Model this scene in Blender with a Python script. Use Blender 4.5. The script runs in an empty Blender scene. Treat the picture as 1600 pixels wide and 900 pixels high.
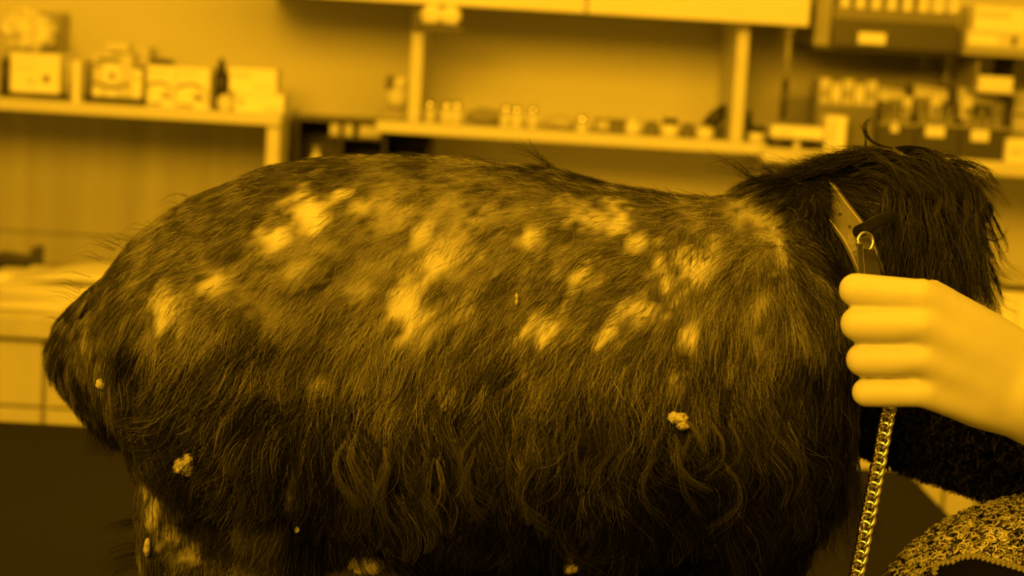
import bpy, bmesh, math, random
import numpy as np
from math import radians, sin, cos, pi, sqrt
from mathutils import Vector, Matrix, kdtree

random.seed(7)
rng = np.random.default_rng(11)
SC = bpy.context.scene
COL = SC.collection

# ------------------------------------------------------------------ camera
FPX = 3000.0
PITCH, ROLL, CAMZ = radians(7.4), radians(3.4), 1.27
CF = np.array([0, cos(PITCH), -sin(PITCH)])
_r0 = np.array([1.0, 0, 0]); _u0 = np.array([0, sin(PITCH), cos(PITCH)])
CR = cos(ROLL) * _r0 + sin(ROLL) * _u0
CU = -sin(ROLL) * _r0 + cos(ROLL) * _u0
CC = np.array([0, 0, CAMZ])
camd = bpy.data.cameras.new('camera'); cam = bpy.data.objects.new('camera', camd); COL.objects.link(cam)
cam.matrix_world = Matrix(((CR[0], CU[0], -CF[0], 0), (CR[1], CU[1], -CF[1], 0), (CR[2], CU[2], -CF[2], CAMZ), (0, 0, 0, 1)))
camd.sensor_width = 36; camd.lens = FPX / 1600 * 36; camd.clip_start = 0.05
camd.dof.use_dof = True; camd.dof.focus_distance = 1.12; camd.dof.aperture_fstop = 7.8
SC.camera = cam

# ------------------------------------------------------------------ light (amber room light)
AMB = (1.0, 0.450, 0.010)
SC.view_settings.view_transform = 'Standard'; SC.view_settings.look = 'None'
SC.view_settings.exposure = 0.0; SC.view_settings.gamma = 1.0
w = bpy.data.worlds.new('world'); SC.world = w; w.use_nodes = True
w.node_tree.nodes['Background'].inputs[0].default_value = (*AMB, 1)
w.node_tree.nodes['Background'].inputs[1].default_value = 0.025


def area(name, loc, target, sx, sy, watts):
    l = bpy.data.lights.new(name, 'AREA'); l.shape = 'RECTANGLE'; l.size = sx; l.size_y = sy
    l.energy = watts; l.color = AMB
    o = bpy.data.objects.new(name, l); COL.objects.link(o); o.location = loc
    o.rotation_euler = (Vector(target) - Vector(loc)).to_track_quat('-Z', 'Y').to_euler()
    return o


area('window_light', (-0.70, -0.80, 2.20), (0.05, 1.2, 1.0), 1.0, 0.8, 69)
area('wall_fill_light', (0.0, 1.45, 1.66), (0.0, 3.2, 1.15), 1.7, 0.40, 26)  # added fill without a fixture, aimed at the back wall to brighten it
area('ceiling_lamp_light', (0.0, 2.0, 2.5), (0.0, 2.3, 0.0), 1.3, 0.5, 4)
area('ceiling_lamp_light', (0.15, 1.0, 2.5), (0.15, 1.6, 0.0), 0.9, 0.4, 6)

# ------------------------------------------------------------------ helpers


def at(px, py, Y):
    d = CF + CR * (px - 800) / FPX - CU * (py - 450) / FPX
    return CC + d * Y / d[1]


def at3(p):
    return at(*p)


def mat(name, col, rough=0.5, metal=0.0, grain=None, bump=0.0, bscale=60, spec=None, sss=0, trans=0):
    m = bpy.data.materials.new(name); m.use_nodes = True
    nt = m.node_tree; b = nt.nodes['Principled BSDF']
    c = col if isinstance(col, tuple) else (col, col, col)
    b.inputs['Base Color'].default_value = (*c, 1)
    b.inputs['Roughness'].default_value = rough; b.inputs['Metallic'].default_value = metal
    if spec is not None: b.inputs['Specular IOR Level'].default_value = spec
    if sss:
        b.inputs['Subsurface Weight'].default_value = sss; b.inputs['Subsurface Radius'].default_value = (.006, .004, .003)
        b.inputs['Subsurface Scale'].default_value = 1.0
    if trans: b.inputs['Transmission Weight'].default_value = trans
    tc = nt.nodes.new('ShaderNodeTexCoord')
    if grain:                     # (scale xyz, amount): wood-like or mottled colour
        mp = nt.nodes.new('ShaderNodeMapping'); mp.inputs['Scale'].default_value = grain[0]
        nz = nt.nodes.new('ShaderNodeTexNoise'); nz.inputs['Scale'].default_value = 1.0; nz.inputs['Detail'].default_value = 5
        cr = nt.nodes.new('ShaderNodeValToRGB')
        a = grain[1]
        cr.color_ramp.elements[0].position = .3; cr.color_ramp.elements[1].position = .7
        cr.color_ramp.elements[0].color = (*[max(0, x * (1 - a)) for x in c], 1)
        cr.color_ramp.elements[1].color = (*[min(1, x * (1 + a)) for x in c], 1)
        nt.links.new(tc.outputs['Object'], mp.inputs['Vector']); nt.links.new(mp.outputs[0], nz.inputs['Vector'])
        nt.links.new(nz.outputs['Fac'], cr.inputs['Fac']); nt.links.new(cr.outputs[0], b.inputs['Base Color'])
    if bump:
        n2 = nt.nodes.new('ShaderNodeTexNoise'); n2.inputs['Scale'].default_value = bscale; n2.inputs['Detail'].default_value = 4
        bp = nt.nodes.new('ShaderNodeBump'); bp.inputs['Strength'].default_value = bump; bp.inputs['Distance'].default_value = .002
        nt.links.new(tc.outputs['Object'], n2.inputs['Vector']); nt.links.new(n2.outputs['Fac'], bp.inputs['Height'])
        nt.links.new(bp.outputs[0], b.inputs['Normal'])
    return m


class MB:
    """collects simple shapes into one mesh"""
    def __init__(s): s.bm = bmesh.new()

    def box(s, lo, hi, bev=0.0, rz=0.0, about=None, ry=0.0, rx=0.0):
        lo = Vector(lo); hi = Vector(hi); c = (lo + hi) / 2
        r = bmesh.ops.create_cube(s.bm, size=1.0, matrix=Matrix.Translation(c) @ Matrix.Diagonal((*(hi - lo), 1)))
        vs = r['verts']
        if rz or ry or rx:
            R = Matrix.Rotation(rz, 3, 'Z') @ Matrix.Rotation(ry, 3, 'Y') @ Matrix.Rotation(rx, 3, 'X')
            bmesh.ops.rotate(s.bm, verts=vs, cent=Vector(about) if about is not None else c, matrix=R)
        if bev:
            es = list({e for v in vs for e in v.link_edges})
            bmesh.ops.bevel(s.bm, geom=es, offset=bev, segments=2, affect='EDGES', profile=.5)
        return s

    def lathe(s, base, prof, n=20, axis=(0, 0, 1)):
        base = Vector(base); q = Vector((0, 0, 1)).rotation_difference(Vector(axis))
        rings = []
        for r, z in prof:
            rings.append([s.bm.verts.new(base + q @ Vector((r * cos(2 * pi * k / n), r * sin(2 * pi * k / n), z))) for k in range(n)])
        for a, b in zip(rings, rings[1:]):
            for k in range(n):
                s.bm.faces.new((a[k], a[(k + 1) % n], b[(k + 1) % n], b[k]))
        s.bm.faces.new(rings[0][::-1]); s.bm.faces.new(rings[-1])
        return s

    def tube(s, pts, rad, n=10, closed=False):
        P = [Vector(p) for p in pts]; m = len(P)
        rad = rad if hasattr(rad, '__len__') else [rad] * m
        up = None; rings = []
        for i in range(m):
            if closed: t = (P[(i + 1) % m] - P[i - 1]).normalized()
            else: t = (P[min(i + 1, m - 1)] - P[max(i - 1, 0)]).normalized()
            if up is None: up = t.orthogonal().normalized()
            up = (up - t * up.dot(t)).normalized(); b = t.cross(up)
            rings.append([s.bm.verts.new(P[i] + rad[i] * (cos(2 * pi * k / n) * up + sin(2 * pi * k / n) * b)) for k in range(n)])
        for i in range(m if closed else m - 1):
            a, c = rings[i], rings[(i + 1) % m]
            off = 0
            if closed and i == m - 1:
                off = min(range(n), key=lambda o: (a[0].co - c[o].co).length)
            for k in range(n):
                s.bm.faces.new((a[k], a[(k + 1) % n], c[(k + 1 + off) % n], c[(k + off) % n]))
        if not closed:
            s.bm.faces.new(rings[0][::-1]); s.bm.faces.new(rings[-1])
        return s

    def cone_chain(s, pts, rad, n=16, flat=None):
        """chain of balls hulled by tubes, for voxel joining"""
        for p, r in zip(pts, rad):
            bmesh.ops.create_icosphere(s.bm, subdivisions=3, radius=r * .995, matrix=Matrix.Translation(Vector(p)))
        for i in range(len(pts) - 1):
            s.tube([pts[i], pts[i + 1]], [rad[i], rad[i + 1]], n=24)
        return s

    def ball(s, c, r, rot=None, sub=3):
        M = Matrix.Translation(Vector(c))
        if rot is not None: M = M @ rot.to_4x4()
        r = r if hasattr(r, '__len__') else (r, r, r)
        bmesh.ops.create_icosphere(s.bm, subdivisions=sub, radius=1.0, matrix=M @ Matrix.Diagonal((*r, 1)))
        return s

    def build(s, name, m, parent=None, smooth=False, kind=None):
        bmesh.ops.recalc_face_normals(s.bm, faces=s.bm.faces)
        me = bpy.data.meshes.new(name); s.bm.to_mesh(me); s.bm.free()
        if smooth:
            me.polygons.foreach_set('use_smooth', [True] * len(me.polygons))
        return link(name, me, m, parent, kind)


def link(name, data, m, parent=None, kind=None):
    o = bpy.data.objects.new(name, data); COL.objects.link(o)
    if m is not None: data.materials.clear(); data.materials.append(m)
    if parent is not None:
        o.parent = parent; o.matrix_parent_inverse = parent_world(parent).inverted()
    if kind: o['kind'] = kind
    return o


def parent_world(p):
    return p.matrix_basis if p.parent is None else parent_world(p.parent) @ p.matrix_parent_inverse @ p.matrix_basis


def thing(name, label, cat, loc=(0, 0, 0), group=None):
    o = bpy.data.objects.new(name, None); COL.objects.link(o); o.location = loc; o.empty_display_size = .02
    return tag(o, label, cat, group)


def tag(o, label, cat, group=None):
    o['label'] = label; o['category'] = cat
    if group: o['group'] = group
    return o


def struct(name, mb, m):
    return mb.build(name, m, kind='structure')


def voxel(mb, name, size, smooth_it, m, parent=None):
    bmesh.ops.recalc_face_normals(mb.bm, faces=mb.bm.faces)
    me = bpy.data.meshes.new('tmp'); mb.bm.to_mesh(me); mb.bm.free()
    o = bpy.data.objects.new('tmp', me); COL.objects.link(o)
    r = o.modifiers.new('r', 'REMESH'); r.mode = 'VOXEL'; r.voxel_size = size; r.use_smooth_shade = True
    s = o.modifiers.new('s', 'SMOOTH'); s.iterations = smooth_it; s.factor = .5
    dg = bpy.context.evaluated_depsgraph_get()
    me2 = bpy.data.meshes.new_from_object(o.evaluated_get(dg))
    bpy.data.objects.remove(o); me2.name = name
    me2.polygons.foreach_set('use_smooth', [True] * len(me2.polygons))
    return link(name, me2, m, parent)


# ------------------------------------------------------------------ materials
M = {}
M['wall'] = mat('painted_wall', .58, .6, bump=.1, bscale=30)
M['ceiling'] = mat('white_ceiling', .75, .8)
M['floor'] = mat('grey_floor_tiles', .35, .4, grain=((6, 6, 6), .15))
M['backboard'] = mat('brown_laminate', .34, .5, grain=((22, 22, 1.2), .16))
M['shelfwood'] = mat('pale_laminate', .60, .45, grain=((3, 30, 30), .05))
M['cabinet'] = mat('cream_laminate', .64, .4, grain=((6, 6, 1), .03))
M['base_door'] = mat('warm_laminate_door', .50, .4, grain=((14, 14, 1.5), .07))
M['worktop'] = mat('worktop_laminate', .46, .35, grain=((30, 30, 30), .08))
M['black_rubber'] = mat('black_table_mat', .013, .8, bump=.15, bscale=500, spec=.06)
M['steel'] = mat('brushed_steel', .62, .3, metal=1)
M['chrome'] = mat('polished_chrome', .85, .16, metal=1)
M['white_card'] = mat('white_card', .84, .5)
M['cream_card'] = mat('cream_card', .62, .55)
M['print'] = mat('printed_ink', .15, .6)
M['ink_dark'] = mat('dark_printed_ink', .10, .6)
M['paper'] = mat('white_paper', .78, .6)
M['black_plastic'] = mat('black_plastic', .02, .35)
M['dark_plastic'] = mat('dark_grey_plastic', .05, .4)
M['grey_plastic'] = mat('grey_translucent_plastic', .17, .3)
M['mid_plastic'] = mat('mid_grey_plastic', .30, .35)
M['white_plastic'] = mat('white_plastic', .72, .3)
M['glass'] = mat('clear_glass', .95, .03, trans=1.0)
M['foil'] = mat('crinkled_clear_wrap', .8, .25, bump=.5, bscale=60)
M['label'] = mat('white_label', .78, .5)
M['leather'] = mat('brown_leather_strap', .13, .42, bump=.3, bscale=350)
M['leather_dark'] = mat('dark_leather_edge', .018, .5)
M['stitch'] = mat('pale_stitching', .50, .6)
M['skin'] = mat('hand_skin', (.72, .72, .71), .5, bump=.10, bscale=900, sss=.12, spec=.3)
M['dark_lining'] = mat('dark_knit_lining', .006, .95, spec=.05, bump=.4, bscale=300)
M['nail'] = mat('finger_nail', .75, .25)

# ------------------------------------------------------------------ setting
YW = 3.2; ZS = 1.133; ZCAB = 1.317; ZWT = .848; XL, XR = -1.7, 1.75
struct('wall_back', MB().box((XL, YW, 0), (XR, YW + .1, 2.6)), M['wall'])
struct('wall_left', MB().box((XL - .1, -2.6, 0), (XL, YW + .1, 2.6)), M['wall'])
struct('wall_right', MB().box((XR, -2.6, 0), (XR + .1, YW + .1, 2.6)), M['wall'])
struct('floor', MB().box((XL - .1, -2.6, -.1), (XR + .1, YW + .1, 0)), M['floor'])
struct('ceiling', MB().box((XL - .1, -2.6, 2.6), (XR + .1, YW + .1, 2.7)), M['ceiling'])

# ------------------------------------------------------------------ counter along the wall
wt = MB().box((XL, 2.645, ZWT - .034), (XR, YW, ZWT), .004).build('worktop', M['worktop'])
tag(wt, 'long pale laminate worktop running under the wall shelves', 'worktop')
ZDR = float(at(120, 641, 2.66)[2])
def base_cabinet(x0, x1, label, seams):
    t = thing('base_cabinet', label, 'cabinet', ((x0 + x1) / 2, 2.93, 0), 'base cabinets under the worktop')
    MB().box((x0, 2.68, .1), (x1, YW - .002, ZWT - .036)).build('carcass', M['cabinet'], t)
    MB().box((x0, 2.73, 0), (x1, 2.75, .1)).build('plinth', M['dark_plastic'], t)
    ed = [x0] + seams + [x1]
    for a, b in zip(ed, ed[1:]):
        MB().box((a + .0025, 2.66, .115), (b - .0025, 2.68, ZDR - .002), .0015).build('door', M['base_door'], t)
        MB().box((a + .0025, 2.66, ZDR + .002), (b - .0025, 2.68, ZWT - .040), .0015).build('drawer_front', M['base_door'], t)
    return t
xa = float(at(68, 590, 2.66)[0]); xb = float(at(1437, 740, 2.66)[0]); xc = float(at(1476, 760, 2.66)[0]); xd = float(at(1526, 790, 2.66)[0])
base_cabinet(XL + .003, -1.15, 'pale base cabinet at the far left end of the worktop', [-1.42])
base_cabinet(-1.148, xa, 'pale base cabinet left of the door seam seen behind the dog rump', [])
base_cabinet(xa + .002, xb, 'wide pale base cabinet behind the table and dog', [xa + .38, xa + .76])
base_cabinet(xb + .002, 1.2, 'pale base cabinet with narrow doors seen past the table corner at right', [xc, xd, .86])
base_cabinet(1.202, XR - .003, 'pale base cabinet at the right end of the worktop', [1.47])

# wooden backboard and left shelf
xp = float(at(428, 215, 2.97)[0])
bb = MB().box((XL + .002, YW - .012, ZWT + .055), (xp - .012, YW - .001, ZS - .02)).build('backboard', M['backboard'], kind='structure'); bb.name = 'trim_1'
ub = MB().box((XL + .002, YW - .016, ZWT + .001), (xp - .012, YW - .001, ZWT + .053), .003).build('upstand', M['backboard'], kind='structure'); ub.name = 'trim_2'
t = thing('wall_shelf', 'pale laminate wall shelf at left with one end support', 'shelf', (-1.0, 3.07, ZS))
MB().box((XL + .003, 2.95, ZS - .018), (xp + .012, YW - .001, ZS), .002).build('board', M['shelfwood'], t)
MB().box((xp - .010, 2.96, ZWT + .001), (xp + .010, YW - .001, ZS - .0185), .001).build('end_panel', M['shelfwood'], t)
# right shelf with posts
x0 = float(at(588, 182, 2.95)[0]); x1 = float(at(1198, 222, 2.95)[0])
t = thing('wall_shelf', 'pale laminate shelf in the middle hung by two posts from the upper cabinet', 'shelf', (.08, 3.07, ZS))
MB().box((x0, 2.95, ZS - .018), (x1, YW - .001, ZS), .002).build('board', M['shelfwood'], t)
for px, top in ((650, ZCAB - .001), (1158, ZCAB - .001)):
    xx = float(at(px, 110, 2.96)[0])
    MB().box((xx - .009, 2.96, ZS + .0005), (xx + .009, YW - .001, top), .001).build('post', M['shelfwood'], t)
t = thing('wall_shelf', 'lower pale shelf at right carrying the bins behind the dog head', 'shelf', (.8, 3.07, 1.125))
ZR = 1.128
xr0 = float(at(1192, 240, 2.92)[0])
MB().box((xr0, 2.92, ZR - .022), (XR - .003, YW - .001, ZR), .002).build('board', M['shelfwood'], t)
MB().box((XR - .023, 2.93, ZWT + .001), (XR - .003, YW - .001, ZR - .0225), .001).build('end_panel', M['shelfwood'], t)
MB().box((xr0 + .02, 3.16, ZWT + .001), (xr0 + .04, YW - .001, ZR - .0225), .001).build('bracket_panel', M['shelfwood'], t)
# upper cabinet
xc0 = float(at(390, -20, 2.9)[0]); xc1 = float(at(1266, 38, 2.9)[0]); xs1 = float(at(917, 5, 2.9)[0])
t = thing('upper_cabinet', 'cream wall cabinet along the top edge above the middle shelf', 'cabinet', ((xc0 + xc1) / 2, 3.06, ZCAB))
MB().box((xc0, 2.922, ZCAB), (xc1, YW - .001, 2.0)).build('carcass', M['shelfwood'], t)
ed = [xc0, xs1 - .40, xs1, xc1]
for a, b in zip(ed, ed[1:]):
    MB().box((a + .0015, 2.902, ZCAB - .004), (b - .0015, 2.921, 1.998), .0015).build('door', M['cabinet'], t)

# ------------------------------------------------------------------ examination table
ZT = .80; tx0, tx1, ty0, ty1 = -1.02, .472, .78, 2.19
t = thing('examination_table', 'black topped examination table the dog stands on', 'table', (-.27, 1.5, 0))
MB().box((tx0, ty0, ZT - .045), (tx1, ty1, ZT), .006, rz=radians(1.2), about=(tx1, ty1, ZT)).build('table_top', M['black_rubber'], t)
MB().box((tx0 + .25, ty0 + .3, .06), (tx1 - .35, ty1 - .3, ZT - .046), .01).build('pedestal', M['mid_plastic'], t)
MB().box((tx0 + .15, ty0 + .2, 0), (tx1 - .25, ty1 - .2, .06), .01).build('base_plate', M['steel'], t)
# ------------------------------------------------------------------ things on the shelves


def ext(pl, pr, pt, pb, Y):
    """world x0, x1, height of a thing whose front lies at depth Y"""
    m = (pt + pb) / 2; c = (pl + pr) / 2
    a = at(pl, m, Y); b = at(pr, m, Y)
    return float(a[0]), float(b[0]), float(at(c, pt, Y)[2] - at(c, pb, Y)[2])


def carton(name, label, cat, box, Y, depth, z, m, prints=(), group=None, lid=True, rz=0):
    """a carton: box part, lid flap line, printed patches (each: u0,u1,v0,v1,material or 'o' circle)"""
    x0, x1, h = ext(*box, Y)
    t = thing(name, label, cat, ((x0 + x1) / 2, Y + depth / 2, z), group)
    MB().box((x0, Y, z), (x1, Y + depth, z + h), .0012).build('carton_body', M[m], t)
    if lid:
        MB().box((x0 - .0003, Y - .0004, z + h * .86), (x1 + .0003, Y + depth + .0003, z + h + .0004), .0006).build('lid', M[m], t)
    W = x1 - x0
    for p in prints:
        k, u0, u1, v0, v1, mm = p
        if k == 'o':
            c = (x0 + W * u0, Y - .0006, z + h * v0)
            MB().lathe(c, [(u1 * W, -.0004), (u1 * W, .0004)], 20, (0, -1, 0)).build('printed_disc', M[mm], t)
        elif k == 'arc':
            pts = [(x0 + W * (u0 + (u1 - u0) * q / 8), Y - .0006, z + h * (v0 - v1 * sin(pi * q / 8))) for q in range(9)]
            MB().tube(pts, .0022, 6).build('printed_arc', M[mm], t)
        else:
            MB().box((x0 + W * u0, Y - .001, z + h * v0), (x0 + W * u1, Y - .0005, z + h * v1)).build('printed_patch', M[mm], t)
    return t


def crumple(name, label, cat, c, r, m, seed, group=None, amp=.35):
    """a crumpled soft bundle of film or cloth"""
    b = MB(); b.ball(c, 1.0, sub=4)
    cc = Vector(c); rr = np.random.default_rng(seed); D = rr.normal(size=(14, 3)); ph = rr.uniform(0, 6.28, 14)
    for v in b.bm.verts:
        d = (v.co - cc).normalized(); k = 0
        for D_, p_ in zip(D, ph): k += abs(sin(3.1 * (D_[0] * d.x + D_[1] * d.y + D_[2] * d.z) + p_))
        s = 1 + amp * (k / 14 - .63) * 3
        v.co = cc + Vector((d.x * r[0], d.y * r[1], max(d.z, -.8) * r[2])) * s
    zmin = min(v.co.z for v in b.bm.verts)
    o = b.build(name, M[m], smooth=False)
    tag(o, label, cat, group)
    return o, zmin


# ---- left shelf
carton('flat_box', 'low dark flat box under the white carton at the left shelf end', 'box', (12, 97, 146, 155, ), 2.99, .14, ZS, 'dark_plastic', [('r', .05, .42, .2, .8, 'print')], lid=False)
xa, xb2, hh = ext(12, 97, 146, 155, 2.99)
carton('medicine_carton', 'white oblong carton with two faint prints below the clear wrap bundle', 'carton', (16, 93, 84, 145), 2.99, .12, ZS + hh + .0006, 'white_card',
       [('r', .34, .50, .22, .36, 'cream_card'), ('r', .67, .80, .28, .46, 'print'), ('r', .08, .5, .62, .66, 'cream_card'), ('r', .08, .5, .85, .88, 'cream_card')])
_, _, h2 = ext(16, 93, 84, 145, 2.99)
o, zm = crumple('wrap_bundle', 'crumpled pale plastic wrap bundle on top of the leftmost white carton', 'wrap', (float(at(32, 58, 3.03)[0]), 3.06, ZS + hh + h2 + .034), (.042, .04, .034), 'white_plastic', 5)
o.location.z += ZS + hh + h2 + .002 - zm
carton('grey_carton', 'tall dull carton standing behind the wrap bundle against the wall', 'carton', (48, 93, 20, 150), 3.13, .06, ZS, 'mid_plastic', [('r', .1, .9, .1, .2, 'print')])
xx0, xx1, hh = ext(-6, 9, 84, 152, 3.0)
MBt = thing('dark_jar', 'dark squat jar at the left picture edge beside the white carton', 'jar', ((xx0 + xx1) / 2, 3.03, ZS))
MB().lathe(((xx0 + xx1) / 2, 3.03, ZS), [(.008, 0), (.0095, .002), (.0095, hh * .8), (.006, hh * .86)], 18).build('jar_body', M['dark_plastic'], MBt, True)
MB().lathe(((xx0 + xx1) / 2, 3.03, ZS + hh * .86), [(.007, 0), (.007, hh * .14)], 18).build('lid', M['mid_plastic'], MBt)
carton('beige_carton', 'plain beige carton between the white carton and upright white slat', 'carton', (95, 113, 94, 152), 3.04, .08, ZS, 'cream_card', [('r', .1, .9, .3, .35, 'print')])
x0, x1, hh = ext(114, 124, 93, 158, 2.97)
t = thing('shelf_divider', 'thin upright white divider on the left shelf', 'divider', (x0, 3.03, ZS))
MB().box((x0, 2.97, ZS), (x1, 3.10, ZS + hh), .001).build('upright_plate', M['white_card'], t)
MB().box((x1, 2.985, ZS), (x1 + .004, 3.10, ZS + .002)).build('foot', M['white_card'], t)
# black tray with a cluster of cartons
x0, x1, hh = ext(131, 224, 147, 157, 2.985)
t = thing('black_tray', 'shallow black tray holding the round-print cartons', 'tray', ((x0 + x1) / 2, 3.05, ZS))
MB().box((x0, 2.985, ZS), (x1, 3.115, ZS + .002)).build('tray_floor', M['black_plastic'], t)
for a, b in (((x0, 2.985), (x1, 2.988)), ((x0, 3.112), (x1, 3.115)), ((x0, 2.9885), (x0 + .003, 3.1115)), ((x1 - .003, 2.9885), (x1, 3.1115))):
    MB().box((*a, ZS + .0022), (*b, ZS + hh)).build('tray_wall', M['black_plastic'], t)
zt = ZS + .0025
carton('ring_print_carton', 'carton with a dark ring print and curved band standing in the black tray', 'carton', (145, 206, 76, 150), 2.995, .04, zt, 'cream_card',
       [('o', .48, .24, .60, 0, 'white_card'), ('o', .50, .075, .55, 0, 'ink_dark'), ('arc', .03, .95, .40, .10, 'print'), ('r', .1, .7, .84, .92, 'print'), ('r', .02, .22, .08, .25, 'white_card'), ('r', .38, .6, .1, .24, 'white_card'), ('r', .04, .22, .72, .78, 'print')])
carton('tall_carton', 'tall narrow carton peeking up behind the ring print carton', 'carton', (166, 200, 60, 150), 3.045, .03, zt, 'cream_card', [('r', .15, .85, .78, .86, 'print')])
carton('small_carton', 'small pale carton at the right end of the black tray', 'carton', (206, 222, 98, 150), 2.995, .05, zt, 'white_card', [('r', .2, .8, .7, .8, 'cream_card')])
carton('brown_top_carton', 'carton with a dark top band behind the black tray', 'carton', (202, 232, 70, 155), 3.125, .05, ZS, 'cream_card', [('r', .15, .98, .52, .66, 'print')])
carton('black_lid_box', 'low box with dark lid standing behind the front twin cartons', 'box', (238, 262, 93, 160), 3.12, .05, ZS, 'dark_plastic', [('r', .3, .6, .2, .4, 'cream_card')])
for a, b, lab in ((230, 274, 'left one of two matching cartons with a dark dot print'), (275, 327, 'right one of two matching cartons with a dark dot print, beside the black bottle')):
    carton('dot_print_carton', lab, 'carton', (a, b, 105, 169), 2.975, .05, ZS, 'white_card',
           [('arc', .05, .8, .50, -.10, 'print'), ('o', .62, .14, .30, 0, 'cream_card'), ('o', .68, .085, .27, 0, 'ink_dark'), ('r', .06, .55, .04, .10, 'print'), ('r', .78, .97, .1, .5, 'cream_card'), ('r', .1, .7, .84, .9, 'cream_card')], 'twin dot print cartons')
# black bottle
bx, _, hh = ext(345, 345, 92, 172, 3.05)
t = thing('dropper_bottle', 'black bottle with a grey nozzle between cartons on the left shelf', 'bottle', (bx, 3.05, ZS))
MB().lathe((bx, 3.05, ZS), [(.011, 0), (.0125, .002), (.0125, hh * .66), (.010, hh * .70)], 24).build('bottle_body', M['black_plastic'], t, True)
MB().lathe((bx, 3.05, ZS + hh * .70), [(.008, 0), (.007, hh * .12), (.003, hh * .28)], 16).build('nozzle', M['dark_plastic'], t, True)
bx, _, hh = ext(352, 352, 150, 172, 2.985)
t = thing('tape_roll', 'small pale tape roll standing in front of the black bottle', 'roll', (bx, 2.985, ZS))
MB().lathe((bx, 2.99, ZS + .0125), [(.006, -.006), (.0125, -.006), (.0125, .006), (.006, .006)], 24, (0, 1, 0)).build('tape_ring', M['cream_card'], t)
MB().lathe((bx, 2.9905, ZS + .0125), [(.0045, -.0064), (.0062, -.0064), (.0062, .0064), (.0045, .0064)], 24, (0, 1, 0)).build('core', M['print'], t)
carton('white_long_carton', 'lower long white carton at the right end of the left shelf', 'carton', (366, 443, 150, 180), 2.97, .07, ZS, 'white_card', [('r', .06, .2, .3, .8, 'cream_card'), ('r', .6, .95, .1, .3, 'cream_card')])
_, _, hq = ext(366, 443, 150, 180, 2.97)
carton('white_upper_carton', 'white carton stacked on the long white carton by the end support', 'carton', (358, 432, 113, 150), 2.98, .06, ZS + hq + .0008, 'white_card', [('r', .08, .45, .62, .8, 'cream_card'), ('r', .5, .9, .2, .3, 'cream_card')])

# ---- things on the worktop at left
zw = ZWT + .0005
ppx = at(120, 470, 2.75)
t = thing('paper_stack', 'loose stack of white papers on the worktop beside the dog rump', 'paper', (float(ppx[0]) - .02, 2.8, zw))
for k in range(16):
    xq = float(at(92, 470, 2.72)[0])
    MB().box((xq - .085, 2.685, zw + k * .0021), (xq + .13, 2.93, zw + k * .0021 + .0016), rz=rng.normal(0, .05) + .02, rx=0).build('sheet', M['paper'], t)
fo = MB(); xq = float(at(105, 440, 2.78)[0])
n = 12; vs = []
for i in range(n + 1):
    for j in range(5):
        u = i / n; vs.append(fo.bm.verts.new((xq - .05 + .17 * u, 2.72 + .16 * j / 4, zw + .0365 + .017 * sin(pi * u) * (.4 + .6 * j / 4))))
for i in range(n):
    for j in range(4): fo.bm.faces.new((vs[i * 5 + j], vs[i * 5 + j + 1], vs[i * 5 + j + 6], vs[i * 5 + j + 5]))
fs = fo.build('curled_sheet', M['paper'], t, True)
so = fs.modifiers.new('t', 'SOLIDIFY'); so.thickness = .0012
carton('white_small_box', 'small white box at the left edge on the worktop', 'box', (-14, 33, 421, 447), 2.86, .08, zw, 'white_card', [('r', .1, .5, .3, .6, 'cream_card')])
xk, _, _ = ext(34, 34, 405, 447, 3.02)
t = thing('hole_punch', 'dark desk punch behind the small white box on the worktop', 'punch', (xk, 3.03, zw))
MB().box((xk - .055, 2.98, zw), (xk + .025, 3.08, zw + .012), .003).build('base', M['dark_plastic'], t)
MB().box((xk - .045, 3.0, zw + .0125), (xk + .015, 3.06, zw + .034), .006, ry=.12).build('lever', M['black_plastic'], t)
MB().box((xk + .017, 3.0, zw + .0125), (xk + .028, 3.05, zw + .05), .003).build('stop', M['dark_plastic'], t)

# ---- dark compartment rack below the left end of the middle shelf
xa = float(at(464, 215, 3.06)[0]); xb2 = float(at(670, 220, 3.06)[0]); zr1 = float(at(560, 189, 3.06)[2])
t = thing('compartment_rack', 'dark open compartment rack on the worktop seen just above the dog back', 'rack', ((xa + xb2) / 2, 3.12, zw))
MB().box((xa, 3.185, zw), (xb2, 3.197, zr1)).build('back_panel', M['dark_plastic'], t)
for q in range(4):
    xq = xa + (xb2 - xa) * q / 3
    MB().box((xq - .003, 3.06, zw), (xq + .003, 3.184, zr1)).build('divider', M['black_plastic'], t)
for zz in (zw, zw + .09, zw + .18, zr1 - .004):
    for q in range(3):
        MB().box((xa + (xb2 - xa) * q / 3 + .0035, 3.06, zz), (xa + (xb2 - xa) * (q + 1) / 3 - .0035, 3.184, zz + .004)).build('tier', M['dark_plastic'], t)
zq = zw + .1845
zcard = float(at(555, 213, 3.08)[2])
MB().box((xa + (xb2 - xa) / 3 * .68, 3.0605, zcard - .0035), (xa + (xb2 - xa) * 2 / 3 - .0035, 3.184, zcard - .0003)).build('tier', M['dark_plastic'], t)
def card(pl, pr, pt, label, m='cream_card', Y=3.075):
    a, b, _ = ext(pl, pr, pt, 240, Y); ztop = float(at((pl + pr) / 2, pt, Y)[2]); zq = zcard
    t = thing('index_card_block', label, 'card', ((a + b) / 2, Y, zq))
    MB().box((a, Y, zq), (b, Y + .025, ztop), .001).build('card_block', M[m], t)
    MB().box((a + .002, Y - .0008, zq + (ztop - zq) * .62), (b - .002, Y - .0002, zq + (ztop - zq) * .95)).build('card_label', M['white_card'], t)
card(515, 532, 193, 'tall pale card block left of the rack divider')
card(536, 551, 193, 'slimmer pale card block beside the middle rack divider')
card(560, 594, 195, 'wide pale card block in the middle bay of the rack')
bx = float(at(495, 220, 3.1)[0])
t = thing('white_bottle', 'pale rounded bottle in the left bay of the dark rack', 'bottle', (bx, 3.1, zq))
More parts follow.
